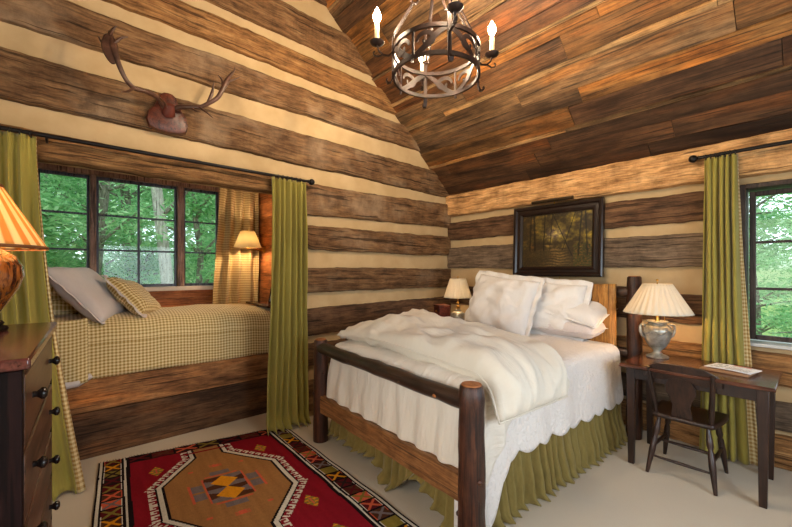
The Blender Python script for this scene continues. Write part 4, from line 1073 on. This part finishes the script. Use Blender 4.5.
for k in range(4):
    w = k*pi/2
    hook = [(CR+.005, .225), (CR+.008, .17), (CR+.008, .0), (CR+.010, -.04), (CR+.020, -.062), (CR+.038, -.066), (CR+.048, -.052), (CR+.042, -.040)]
    flatbar(w, hook, .024, .007)
    # candle arm
    arm = [(CR+.008, .13), (CR+.03, .105), (CR+.065, .105), (CR+.095, .13), (CR+.105, .165)]
    flatbar(w, arm, .014, .007, 'candle_arm')
    flatbar(w, [(CR+.07, .108), (CR+.10, .092), (CR+.125, .098), (CR+.13, .115), (CR+.118, .122)], .012, .005, 'scroll_tip')
    c = ((CR+.105)*cos(w), (CR+.105)*sin(w), .03)
    m = MB(); m.lathe([(.012, .130), (.040, .142), (.046, .152), (.030, .150), (.016, .154)], n=18, c=c); m.build('drip_pan', M['iron'], ch, ang=50)
    c = (c[0], c[1], .055); m = MB(); m.lathe([(.015, .132), (.015, .235), (.012, .245)], n=14, c=c); m.build('candle_sleeve', M['candle'], ch, ang=50)
    m = MB(); m.lathe([(.009, .243), (.019, .262), (.025, .282), (.021, .304), (.010, .326), (.002, .342)], n=14, c=c, cap=True); m.build('bulb', M['bulb_ch'], ch)
    # finial square loop and hanging link up to the hub
    top = Vector(((CR+.005)*cos(w), (CR+.005)*sin(w), .225)); hub = Vector((.03*cos(w), .03*sin(w), .66))
    m = MB()
    for q in range(2):
        a = top.lerp(hub, q*.5+.02); b_ = top.lerp(hub, q*.5+.5); d = (b_-a).normalized(); sd = Vector((-sin(w), cos(w), 0)) if q % 2 == 0 else d.cross(Vector((-sin(w), cos(w), 0)))
        L = (b_-a).length; pts = []
        for i in range(25):
            g = 2*pi*i/24; e = .5-.5*cos(g); pts.append(a+d*L*e+sd*.019*(1 if sin(g) > 0 else -1)*min(1, abs(sin(g))*4))
        m.tube(pts, .0075, n=6, caps=False)
    m.build('hanging_link', M['iron'], ch)
def spiral(w0, dirn, z0, flip):
    """C-scroll cut from flat iron lying on the cylinder of the ring"""
    m = MB(); N = 34; ids = []
    for i in range(N+1):
        t = i/N; ang = t*2.1*pi; rad = .052*(1-.72*t)
        cx, cz = .085*dirn, z0
        px = cx-dirn*rad*cos(ang)*1.15; pz = cz+flip*rad*sin(ang)
        wd = .024*(sin(pi*min(1, t*1.05+.08))**.5)+.003+(.010 if t > .86 else 0)
        ids.append((px, pz, wd))
    quad = []
    for i in range(N+1):
        p = ids[i]; a = ids[max(0, i-1)]; b_ = ids[min(N, i+1)]; tx, tz = b_[0]-a[0], b_[1]-a[1]; L = sqrt(tx*tx+tz*tz) or 1; nx, nz_ = -tz/L, tx/L
        row = []
        for s in (-1, 1):
            for rr in (CR-.004, CR+.002):
                x = p[0]+nx*p[2]*.5*s; z = p[1]+nz_*p[2]*.5*s; g = w0+x/CR; row.append(m.add((rr*cos(g), rr*sin(g), z)))
        quad.append(row)
    for i in range(N):
        a, b_ = quad[i], quad[i+1]
        for q in ((0, 1), (1, 3), (3, 2), (2, 0)): m.face((a[q[0]], a[q[1]], b_[q[1]], b_[q[0]]))
    m.face((quad[0][0], quad[0][1], quad[0][3], quad[0][2])); m.face((quad[-1][0], quad[-1][2], quad[-1][3], quad[-1][1]))
    return m
for k in range(4):
    w = k*pi/2+pi/4
    for dirn in (1, -1):
        spiral(w, dirn, .078, 1).build('scroll', M['iron'], ch, ang=50)
        # leaf sweep joining scroll and strap
        m = MB(); N = 16; rows = []
        for i in range(N+1):
            t = i/N; x = dirn*(.012+.20*t); z = .018+.120*(.5-.5*cos(pi*t)); wd = .004+.044*sin(pi*t)**.8; g = w+x/CR
            rows.append([m.add((rr*cos(g), rr*sin(g), z+s*wd/2)) for s in (-1, 1) for rr in (CR-.005, CR+.001)])
        for i in range(N):
            a, b_ = rows[i], rows[i+1]
            for q in ((0, 1), (1, 3), (3, 2), (2, 0)): m.face((a[q[0]], a[q[1]], b_[q[1]], b_[q[0]]))
        m.build('leaf_scroll', M['iron'], ch, ang=50)
    flatbar(w, [(CR-.002, .012), (CR-.002, .146)], .016, .005, 'upright_bar')
    flatbar(w, [(CR, -.012), (CR+.002, -.03), (CR+.004, -.036)], .014, .008, 'drop_tip')
m = MB(); m.lathe([(.004, .60), (.022, .62), (.03, .66), (.024, .70), (.012, .74), (.016, .78), (.004, .80)], n=16); m.build('hub', M['iron'], ch, ang=50)
m = MB(); pts = [(.05*cos(a), .05*sin(a)*.2, .545+.05*sin(a)) for a in [2*pi*i/20 for i in range(21)]]; m.tube(pts, .006, n=6, caps=False); m.build('hub_ring', M['iron'], ch)
zc = EAVE+SLOPE*(-CHC[1])-CZ
m = MB(); z = .79; k = 0
while z < zc-.05:
    pts = []
    for i in range(17):
        g = 2*pi*i/16; a, e = .013*cos(g), .026*sin(g); pts.append((a, 0, z+.024+e) if k % 2 else (0, a, z+.024+e))
    m.tube(pts, .0035, n=6, caps=False); z += .042; k += 1
m.build('chain', M['iron'], ch)
m = MB(); m.lathe([(.05, zc-.09), (.055, zc-.03), (.05, zc+.06)], n=20); m.build('ceiling_canopy', M['iron'], ch)
tag(ch, 'round wrought iron chandelier with scrollwork and candle bulbs', 'chandelier')

# ================================================================== ANTLERS
def U(px, py, x):      # a point of the photograph's sight line at distance x from the left wall
    t = (px-396)/376; s = (CAM[0]-x)/(.748-.6635*t); return (x, CAM[1]+(.6635+.748*t)*s, 1.44+(271-py)/376*s)
an = empty('antler_mount', U(168, 113, .055)); A0 = Vector(an.location)
am, n_, l_, bs_ = newmat('antler_brown'); g_ = noise_n(n_, l_, mapping(n_, l_, coord(n_, 'Object'), (14, 14, 14)), 1, 5, .6)
l_.new(ramp(n_, l_, g_, [(.3, srgb(48, 30, 22)), (.6, srgb(86, 56, 42)), (.8, srgb(120, 88, 66))]), bs_.inputs['Base Color']); bs_.inputs['Roughness'].default_value = .4
def rel(px, py, x): return tuple(Vector(U(px, py, x))-A0)
sp = [(-.26, .62), (-.22, .84), (-.12, .97), (0, 1.0), (.12, .97), (.22, .84), (.26, .62), (.36, .25), (.52, -.1), (.57, -.5), (.50, -.82), (.3, -.96), (0, -1), (-.3, -.96), (-.50, -.82), (-.57, -.5), (-.52, -.1), (-.36, .25)]
m = MB(); a = [m.add((-.018, y*.245, z*.155)) for y, z in sp]; b_ = [m.add((.012, y*.235, z*.147)) for y, z in sp]; c_ = [m.add((.022, y*.20, z*.125)) for y, z in sp]
N = len(sp)
for i in range(N): j = (i+1) % N; m.face((a[i], a[j], b_[j], b_[i])); m.face((b_[i], b_[j], c_[j], c_[i]))
m.face(c_); m.face(list(reversed(a))); m.build('shield_plaque', wood('mahogany_shield', srgb(48, 18, 10), srgb(84, 36, 20), srgb(108, 52, 30), .45, src='Object', stretch=(1, 6, 6), bmp=.1, spec=.6), an, ang=40)
m = MB(); m.tube([(.015, 0, -.01), (.045, 0, .01), (.075, 0, .04)], [.045, .040, .026], n=14); m.build('skull_cap', plain('dark_hide', srgb(92, 38, 24), .6), an)
def antler(name, beam, rb, tines, palm=None):
    m = MB(); P = [Vector(rel(*p)) for p in beam]
    def smooth(P, r):
        o = []; rr = []
        for i in range(len(P)-1):
            p0, p1, p2, p3 = P[max(0, i-1)], P[i], P[i+1], P[min(len(P)-1, i+2)]
            for k in range(5):
                t = k/5; o.append(.5*((2*p1)+(p2-p0)*t+(2*p0-5*p1+4*p2-p3)*t*t+(3*p1-p0-3*p2+p3)*t**3)); rr.append(r[i]+(r[i+1]-r[i])*t)
        o.append(P[-1]); rr.append(r[-1]); return o, rr
    o, rr = smooth(P, rb); m.tube(o, rr, n=10, wob=.15)
    for tn in tines:
        Q = [Vector(rel(*p)) for p in tn[0]]; o, rr = smooth(Q, tn[1]); m.tube(o, rr, n=8)
    ob = m.build(name, am, an, ang=60)
    if palm:
        pts = [Vector(rel(*p)) for p in palm]; m = MB(); c = sum(pts, Vector())/len(pts)
        f = [m.add(p+Vector((-.008, 0, 0))) for p in pts]; g = [m.add(p+Vector((.008, 0, 0))) for p in pts]; cf_ = m.add(c+Vector((-.02, 0, 0))); cg = m.add(c+Vector((.018, 0, 0)))
        for i in range(len(pts)):
            j = (i+1) % len(pts); m.face((f[i], f[j], cf_)); m.face((g[j], g[i], cg)); m.face((f[i], g[i], g[j], f[j]))
        m.build('palm', am, ob, ang=60, sub=1)
antler('antler', [(165, 108, .08), (158, 98, .14), (147, 92, .20), (134, 88, .24), (125, 78, .27), (118, 62, .28), (113, 46, .27), (110, 32, .24)], [.022, .018, .015, .015, .015, .018, .022, .012],
       [([(134, 88, .24), (128, 91, .28), (121, 92, .33)], [.010, .008, .002]), ([(110, 36, .26), (113, 29, .26), (117, 26, .27)], [.012, .008, .002]),
        ([(113, 44, .27), (121, 38, .28), (128, 37, .28)], [.012, .009, .002]), ([(104, 44, .25), (100, 40, .24), (99, 36, .23)], [.010, .006, .002]), ([(158, 97, .14), (165, 103, .18), (167, 108, .22)], [.010, .008, .002])],
       palm=[(114, 66, .28), (120, 62, .28), (119, 50, .28), (117, 40, .27), (112, 34, .26), (106, 31, .25), (101, 37, .25), (100, 46, .26), (104, 56, .27), (110, 64, .28)])
antler('antler', [(172, 110, .08), (180, 107, .13), (190, 107, .18), (200, 107, .22), (209, 103, .25), (218, 97, .27), (223, 88, .28), (227, 80, .28), (232, 72, .27)], [.022, .018, .015, .014, .015, .016, .018, .016, .004],
       [([(208, 103, .25), (212, 93, .26), (214, 82, .27)], [.013, .012, .002]), ([(199, 107, .22), (206, 112, .26), (213, 118, .30)], [.010, .007, .002]), ([(226, 82, .28), (233, 80, .29), (240, 77, .29)], [.012, .007, .002]),
        ([(223, 88, .28), (222, 80, .27), (218, 75, .26)], [.011, .008, .002]), ([(190, 107, .18), (196, 111, .22), (201, 112, .26)], [.009, .006, .002]), ([(229, 77, .28), (234, 71, .28), (235, 67, .28)], [.010, .006, .002])],
       palm=[(220, 92, .28), (226, 90, .28), (230, 82, .28), (231, 76, .28), (226, 77, .27), (221, 84, .27)])
tag(an, 'pair of dark antlers on a red brown shield plaque above the bunk opening', 'antlers')

# ================================================================== BUNK
bk = empty('bunk_platform')
m = MB(); rnd = random.Random(4)
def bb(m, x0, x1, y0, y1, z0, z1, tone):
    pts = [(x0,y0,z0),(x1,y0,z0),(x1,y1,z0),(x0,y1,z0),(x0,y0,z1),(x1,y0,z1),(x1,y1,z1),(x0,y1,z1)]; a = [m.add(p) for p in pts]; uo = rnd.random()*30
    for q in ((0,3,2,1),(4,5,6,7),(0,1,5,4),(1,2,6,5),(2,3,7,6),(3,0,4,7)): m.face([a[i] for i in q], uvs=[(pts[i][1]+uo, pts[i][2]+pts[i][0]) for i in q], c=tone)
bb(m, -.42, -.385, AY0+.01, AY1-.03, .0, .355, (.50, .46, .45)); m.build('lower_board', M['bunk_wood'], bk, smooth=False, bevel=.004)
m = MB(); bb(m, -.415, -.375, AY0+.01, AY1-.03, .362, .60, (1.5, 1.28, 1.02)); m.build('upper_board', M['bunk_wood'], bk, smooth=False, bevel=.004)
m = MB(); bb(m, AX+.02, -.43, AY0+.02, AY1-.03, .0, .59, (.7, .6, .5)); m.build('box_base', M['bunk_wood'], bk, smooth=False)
tag(bk, 'built-in bunk base of two wide weathered boards', 'bunk bed')
bm = empty('bunk_mattress'); m = MB(); m.box(AX+.05, -.46, AY0+.05, AY1-.06, .602, .955); m.build('ticking', M['white_pillow'], bm, bevel=.05)
tag(bm, 'mattress under the gingham spread of the bunk', 'mattress')
bs2 = empty('bunk_bedspread')
drape('bedspread_cloth', M['gingham'], bs2, AX+.035, -.415, AY0+.045, AY1-.05, 1.0, lambda x, y, nx, ny, s: (.60 if nx > .3 else .70)+.006*sin(y*7), r=.16, re=.15, fold=.005, foldn=9, crown=.075, wr=.012, nt=420, nh=8, seed=4, flare=.012, wrs=3)
tag(bs2, 'tan and cream gingham bedspread covering the bunk in the alcove', 'bedspread')
# spread hanging lower at the head end with a folded corner
ft = empty('folded_blanket', (-.43, -4.02, 0)); m = MB()
m.grid(16, 20, lambda u, v: (.05+.012*sin(u*9+v*3)+.02*(1-v), -.30+.54*u, .60-.03*sin(u*pi)+(1.10-.60)*v+.02*sin(u*5)*v), lambda u, v: (u*.6, v*.5))
m.build('gingham_side', M['gingham'], ft, ang=180, solid=.012)
m = MB(); m.tube([(.055, -.28, .60), (.06, -.05, .585), (.06, .18, .60), (.03, .26, .63)], [.03, .035, .033, .02], n=12); m.build('white_lining_roll', M['lilac_pillow'], ft)
tag(ft, 'gingham coverlet with a pale lining folded at the head of the bunk', 'blanket')
BP = 'pillows at the head of the bunk'
place(pillow('pillow', M['gingham'], .72, .46, .20, .03, seed=21, ruff=.004), (-.84, -4.10, 1.10), (-84, 0, 88), 'gingham pillow lying flat at the bottom of the bunk pillows', group=BP)
place(pillow('pillow', M['gingham'], .70, .46, .20, .03, seed=22, ruff=.004), (-.84, -4.14, 1.25), (-78, 0, 88), 'gingham pillow behind the large pale one by the window', group=BP)
place(pillow('pillow', M['lilac_pillow'], .66, .58, .20, .02, seed=23, ruff=.003), (-.72, -3.56, 1.03), (-42, 0, 156), 'large pale linen pillow leaning in the bunk', group=BP)
place(pillow('pillow', M['gingham'], .48, .44, .17, .05, fmat=M['lilac_pillow'], seed=24, ruff=.006), (-.70, -3.30, 1.03), (-44, 10, 150), 'square gingham pillow with a pale flange in front of the linen pillow', group=BP)
# small shelf and frame at the foot
sf = empty('small_shelf', (-.62, AY1-.14, 1.065)); m = MB(); m.box(-.45, .17, -.12, .115, 0, .025); m.build('shelf_board', M['desk'], sf, bevel=.004)
m = MB(); m.box(-.3, -.27, -.05, .115, -.08, 0); m.build('bracket', M['desk'], sf, bevel=.002)
tag(sf, 'dark narrow shelf at the foot end of the bunk', 'shelf')
pf = empty('photo_frame', (-.62, AY1-.12, 1.092), rot=(R(-14), 0, R(25)))
m = MB()
for q in ((-.07, -.055, 0, .17), (.055, .07, 0, .17)): m.box(q[0], q[1], -.008, .008, q[2], q[3])
m.box(-.055, .055, -.008, .008, 0, .015); m.box(-.055, .055, -.008, .008, .155, .17); m.build('frame', M['knob'], pf, bevel=.002)
m = MB(); m.box(-.055, .055, -.004, .004, .015, .155); m.build('picture', M['paint_white'], pf, smooth=False)
tag(pf, 'small black photo frame standing on the shelf of the bunk', 'photo frame')

# ================================================================== DRESSER
dr = empty('dresser', (1.408, -3.985, 0), R(-2.8)); DL = .468
m = MB(); m.box(-DL+.0, -DL+.03, -.48, 0, .0, 1.165); m.build('side_panel', M['dresser_dark'], dr, bevel=.003)
m = MB(); m.box(DL-.03, DL-.0, -.48, 0, .0, 1.165); m.build('side_panel', M['dresser_dark'], dr, bevel=.003)
m = MB(); m.box(-DL-.01, DL+.018, -.50, .018, 1.168, 1.20); m.build('top', M['dresser_top'], dr, bevel=.007)
m = MB(); m.box(-DL+.03, DL-.03, -.47, -.45, .06, 1.165); m.build('back_panel', M['dresser_dark'], dr, smooth=False)
m = MB(); zs = [1.150, .925, .705, .500, .300, .09]
for k, z in enumerate(zs): m.box(-DL+.031, DL-.031, -.04, -.004, z-.004, z+.012)
m.box(-DL+.031, DL-.031, -.03, -.008, .0, .085); m.build('front_rails', M['dresser'], dr, bevel=.002)
for k in range(5):
    z1, z0 = zs[k]-.008, zs[k+1]+.016
    m = MB(); m.box(-DL+.036, DL-.036, -.42, .002, z0, z1); d = m.build('drawer', M['dresser'], dr, bevel=.004)
    for x in (-DL+.17, DL-.20):
        m = MB(); m.lathe([(.010, 0), (.009, .010), (.013, .016), (.019, .022), (.019, .030), (.010, .036), (.001, .037)], n=18); o = m.build('knob', M['knob'], d, ang=60)
        o.rotation_euler = (R(-90), 0, 0); o.location = (x, .001, (z0+z1)/2+.005)
tag(dr, 'dark stained chest of drawers with round black knobs in the left foreground', 'dresser')

# ================================================================== DESK, CHAIR, PAPERS
dk = empty('writing_desk', (2.765, -.48, 0))
m = MB(); m.box(-.425, .405, -.325, .275, .725, .75); m.build('desktop', M['desk'], dk, bevel=.006)
m = MB(); m.box(-.355, .34, -.262, -.242, .64, .725); m.box(-.355, .34, .21, .23, .64, .725); m.box(-.365, -.345, -.24, .21, .64, .725); m.box(.33, .35, -.24, .21, .64, .725); m.build('apron', M['desk_leg'], dk, bevel=.002)
for x in (-.365, .345):
    for y in (-.245, .225):
        m = MB(); a, b_ = .028, .019; sx = 1 if x > 0 else -1; sy = 1 if y > 0 else -1
        m.hexa([(x-b_, y-b_, 0), (x+b_, y-b_, 0), (x+b_, y+b_, 0), (x-b_, y+b_, 0), (x-a, y-a, .725), (x+a, y-a, .725), (x+a, y+a, .725), (x-a, y+a, .725)]); m.build('leg', M['desk_leg'], dk, bevel=.003)
tag(dk, 'dark walnut writing desk with tapered legs below the right window', 'desk')
mg = empty('magazine', (2.93, -.50, .7515), R(-8)); m = MB(); m.box(-.14, .12, -.10, .10, 0, .012); m.build('pages', plain('tan_cover', srgb(150, 112, 78), .5), mg, bevel=.002)
tag(mg, 'tan covered magazine lying under the printed sheets on the desk', 'magazine')
pp = empty('printed_leaflet', (2.945, -.475, .7645), R(-14)); 
def prc(u, v):
    if .08 < u < .36 and .15 < v < .85 and nz(u*9, v*9, 3) > -.05: return srgb(150, 158, 170)[:3]
    if .42 < u < .92 and (int(v*26) % 2 == 0) and nz(u*30, v*40, 7) > -.25 and .08 < v < .92: return srgb(150, 146, 148)[:3]
    if .86 < v: return srgb(196, 120, 110)[:3] if .42 < u < .8 else srgb(226, 228, 232)[:3]
    return srgb(226, 228, 232)[:3]
m = MB(); m.grid(60, 40, lambda u, v: (-.13+.25*u, -.09+.18*v, .004+.005*sin(u*3)), colf=prc); m.build('sheet', M['print'], pp, smooth=False, solid=.004)
tag(pp, 'white printed leaflet lying on the magazine on the desk', 'leaflet')

cr_ = empty('desk_chair', (2.71, -.585, 0), R(-1)); W = M['desk_leg']
# local: chair faces +y (the wall); back at -y
m = MB()
def seat(u, v):
    a, b_ = 2*u-1, 2*v-1; x = .195*a*(1+.08*b_); y = .02+.18*b_; rr = 1-.06*(abs(a*b_)**4); return (x*rr, y*rr, .425-.012*(1-a*a)*(1-b_*b_))
m.grid(16, 16, seat, None); m.build('seat', M['desk_leg'], cr_, solid=.028, offset=-1, bevel=.006)
lt = {(-1, -1): (-.135, -.11), (1, -1): (.135, -.11), (-1, 1): (-.14, .14), (1, 1): (.14, .14)}
lg = {(-1, -1): (-.19, -.205), (1, -1): (.19, -.205), (-1, 1): (-.185, .205), (1, 1): (.185, .205)}
for k in lt:
    a, b_ = Vector((*lt[k], .40)), Vector((*lg[k], 0)); m = MB()
    prof = [(0, .012), (.1, .013), (.2, .019), (.3, .020), (.36, .013), (.4, .018), (.6, .021), (.8, .016), (1, .011)]
    m.tube([a.lerp(b_, t) for t, r in prof], [r for t, r in prof], n=12); m.build('leg', W, cr_, ang=60)
def mid(k, t): return Vector((*lt[k], .40)).lerp(Vector((*lg[k], 0)), t)
for s in (-1, 1): m = MB(); m.tube([mid((s, -1), .55), (mid((s, -1), .55)+mid((s, 1), .55))/2, mid((s, 1), .55)], [.008, .013, .008], n=10); m.build('stretcher', W, cr_)
m = MB(); a, b_ = (mid((-1, -1), .55)+mid((-1, 1), .55))/2, (mid((1, -1), .55)+mid((1, 1), .55))/2; m.tube([a, (a+b_)/2, b_], [.007, .013, .007], n=10); m.build('stretcher', W, cr_)
m = MB(); a, b_ = mid((-1, -1), .7), mid((1, -1), .7); m.tube([a, (a+b_)/2, b_], [.007, .011, .007], n=10); m.build('stretcher', W, cr_)
for s in (-1, 1):
    m = MB(); m.tube([(s*.155, -.125, .415), (s*.162, -.15, .52), (s*.172, -.185, .65), (s*.178, -.22, .76)], [.013, .017, .015, .012], n=10); m.build('back_post', W, cr_)
def slab(poly, name, zlo, ylo, yhi, th=.014, bend=0):
    m = MB(); f = []; g = []
    for x, z in poly:
        t = (z-.42)/.36; y = -.14+(-.215+.14)*t+bend*(x/.2)**2
        f.append(m.add((x, y-th/2, z))); g.append(m.add((x, y+th/2, z)))
    n = len(poly); h = n//2
    for i in range(n): j = (i+1) % n; m.face((f[i], g[i], g[j], f[j]))
    for i in range(h-1): m.face((f[i], f[i+1], f[n-2-i], f[n-1-i])); m.face((g[n-1-i], g[n-2-i], g[i+1], g[i]))
    m.build(name, W, cr_, bevel=.003)
sx_ = [(.06, .42), (.058, .46), (.050, .50), (.060, .55), (.085, .60), (.088, .64), (.070, .68), (.064, .71)]
slab([(x, z) for x, z in sx_]+[(-x, z) for x, z in reversed(sx_)], 'back_splat', 0, 0, 0, .012)
xs_ = [-.222+.444*k/24 for k in range(25)]
bot = [(x, .695-.020*abs(x/.215)**2+.010*cos(x*26)) for x in xs_]; top_ = [(x, .795+.006*cos(x*pi/.215)-.045*max(0, (abs(x)-.12)/.095)**1.4) for x in reversed(xs_)]
slab(bot+top_, 'crest_rail', 0, 0, 0, .022, bend=.02)
tag(cr_, 'low dark wooden chair with a vase shaped back splat tucked under the desk', 'chair')

# ================================================================== RUG
def rug():
    RA, RB, RC, RD = Vector((-.22, -3.725)), Vector((.06, -2.385)), Vector((2.75, -2.45)), Vector((2.55, -3.98))
    L, Wd = 2.65, 1.37; root = empty('kilim_rug', (0, 0, .0))
    K = dict(red=srgb(134, 24, 36), black=srgb(28, 20, 22), white=srgb(214, 206, 190), tan=srgb(158, 112, 66), orange=srgb(222, 148, 32), brown=srgb(84, 50, 34), grey=srgb(120, 106, 104), pink=srgb(206, 96, 66), olive=srgb(134, 116, 50), maroon=srgb(92, 26, 30), dk=srgb(48, 32, 30))
    def oct_h(du):
        du = abs(du); return max(.10, .345-max(0, du-.19)*(.245/.33)) if du < .60 else -1
    def field(u, v):
        c = 'red'; per = 1.22; du = ((u-.78+per/2) % per)-per/2; dv = v-.685
        adv = abs(dv); h = oct_h(du)
        ad = abs(du)
        if ad < .19: dist, sarc = adv-.345, ad
        elif ad < .52: dist, sarc = (adv-h)*.803, .19+(ad-.19)*.803+(.345-adv)*.596
        elif ad < .60: dist, sarc = adv-.10, .6+ad-.52
        else: dist, sarc = .2, 0
        # motifs in the corners of the field
        for mu, mv in ((-.44, .345), (.44, .345)):
            a, b_ = abs(abs(du)-.44), abs(adv-.35)
            if a/.075+b_/.045 < 1: c = 'olive' if int((u*90)) % 3 else 'orange'
            if a/.04+b_/.022 < 1: c = 'pink' if int(v*100) % 2 else 'olive'
        if dist < 0:
            c = 'tan'
            sx, sy = du, dv
            if abs(sx) < .16 and abs(sy) < .13:
                k = int((sx+.16)/.08); kx = ((sx+.16) % .16)/.16
                # two stacked orange diamonds between dark and grey triangles
                lx = abs(((sx+.16) % .16)-.08)/.08; ly = abs(sy)/.13
                if ly < .62*(1-lx)+.22*lx*0+.02 : c = 'orange'
                elif ly < .9: c = ('grey' if (sx > 0) ^ (sy > 0) else 'brown') if lx > ly*.55 else ('brown' if (sx > 0) ^ (sy > 0) else 'grey')
                if abs(ly-.93) < .05: c = 'pink'
            if .13 < abs(sy) < .20 and abs(sx) < .10: c = 'grey' if abs(abs(sx)-.05) < .04 else 'tan'
            if (abs(abs(sy)-.205) < .007 and abs(sx) < .11) or (abs(abs(sx)-.175) < .007 and abs(sy) < .10): c = 'pink'
            if .19 < abs(sx) < .24 and abs(sy) < .06: c = 'grey'
            for q in (.33,):
                if abs(abs(sx)-q) < .02 and abs(sy) < .02+.02*(int(abs(sx)*200) % 2): c = 'pink'
            if abs(abs(sx)-.30) < .012 and abs(abs(sy)-.16) < .015: c = 'pink'
            if dist > -.014: c = 'black'
        elif dist < .026: c = 'white'
        elif dist < .034: c = 'black'
        elif dist < .075:
            ph = (sarc % .054)/.054; tt = (dist-.034)/.041
            if ph < .26 or (tt > .66 and ph < .74) or (.54 < ph < .74 and tt > .34): c = 'white'
        return c
    def colr(a, b_):
        u, v = a*L, b_*Wd; u += .0025*nz(v*9, u*2, 3); v += .0025*nz(u*6, v*3, 8)
        e = min(v, Wd-v)
        bw = .185
        if e < bw:
            if e < .012: c = 'black'
            elif e < .026: c = 'white'
            elif e < .034: c = 'black'
            elif e < .136:
                s = (u+.03) % .102; q = abs(s-.051)/.051; r = abs(e-.085)/.051; i = int((u+.03)/.102)
                if s < .007 or s > .095: c = 'black'
                elif r > .92: c = 'white' if i % 5 else 'pink'
                else:
                    base = ['maroon', 'brown', 'olive', 'dk', 'maroon', 'brown', 'pink'][i % 7]; fg = ['olive', 'pink', 'maroon', 'orange', 'grey', 'olive', 'dk'][(i*3+(v > .5)) % 7]
                    c = fg if (abs(q-r) < .22 or q+r < .32) else base
            elif e < .150: c = 'black'
            elif e < .164: c = 'white'
            else: c = 'black'
        elif min(u, L-u) < .115:
            uu = min(u, L-u); s = (v % .16)/.16; i = int(v/.16)
            if uu < .012: c = 'black'
            elif uu < .095:
                q = abs(s-.5)*2; r = abs(uu-.053)/.042
                if q > .9: c = 'black'
                else: c = ['olive', 'maroon', 'brown', 'pink'][i % 4] if abs(q-r) < .25 else ['dk', 'black', 'maroon', 'dk'][i % 4]
            else: c = 'black' if uu < .105 else 'maroon'
        else: c = field(u, v)
        k = 1+.16*nz(u*3, v*30, 2)+.08*nz(u*60, v*60, 5); q = K[c]; return (q[0]*k, q[1]*k, q[2]*k)
    def pos(a, b_):
        p = RA.lerp(RD, a).lerp(RB.lerp(RC, a), b_); wav = .012*nz(a*6, b_*5, 4)
        e = 0.0
        x = p.x+(.010*nz(b_*14, 2) if a < .002 else 0); y = p.y+.010*nz(a*9, 3 if b_ > .5 else 7)*abs(2*b_-1)
        return (x, y, .010+.004*nz(a*8, b_*5, 1))
    m = MB(); m.grid(520, 270, pos, colf=colr); m.build('woven_field', M['kilim'], root, smooth=False, solid=.006, offset=-1)
    m = MB(); rnd = random.Random(5)
    for k in range(70):
        p = Vector(pos(0, (k+.5)/70)); q = p+Vector((-.018-.01*rnd.random(), rnd.uniform(-.01, .01), -.004)); m.tube([p, (p+q)/2+Vector((0, 0, .003)), q], [.002, .0018, .001], n=4)
    o = m.build('fringe', plain('rug_fringe', srgb(96, 50, 40), .9), root); o['kind'] = 'stuff'
    tag(root, 'red kilim rug with a tan hooked medallion and patterned border', 'rug')
rug()
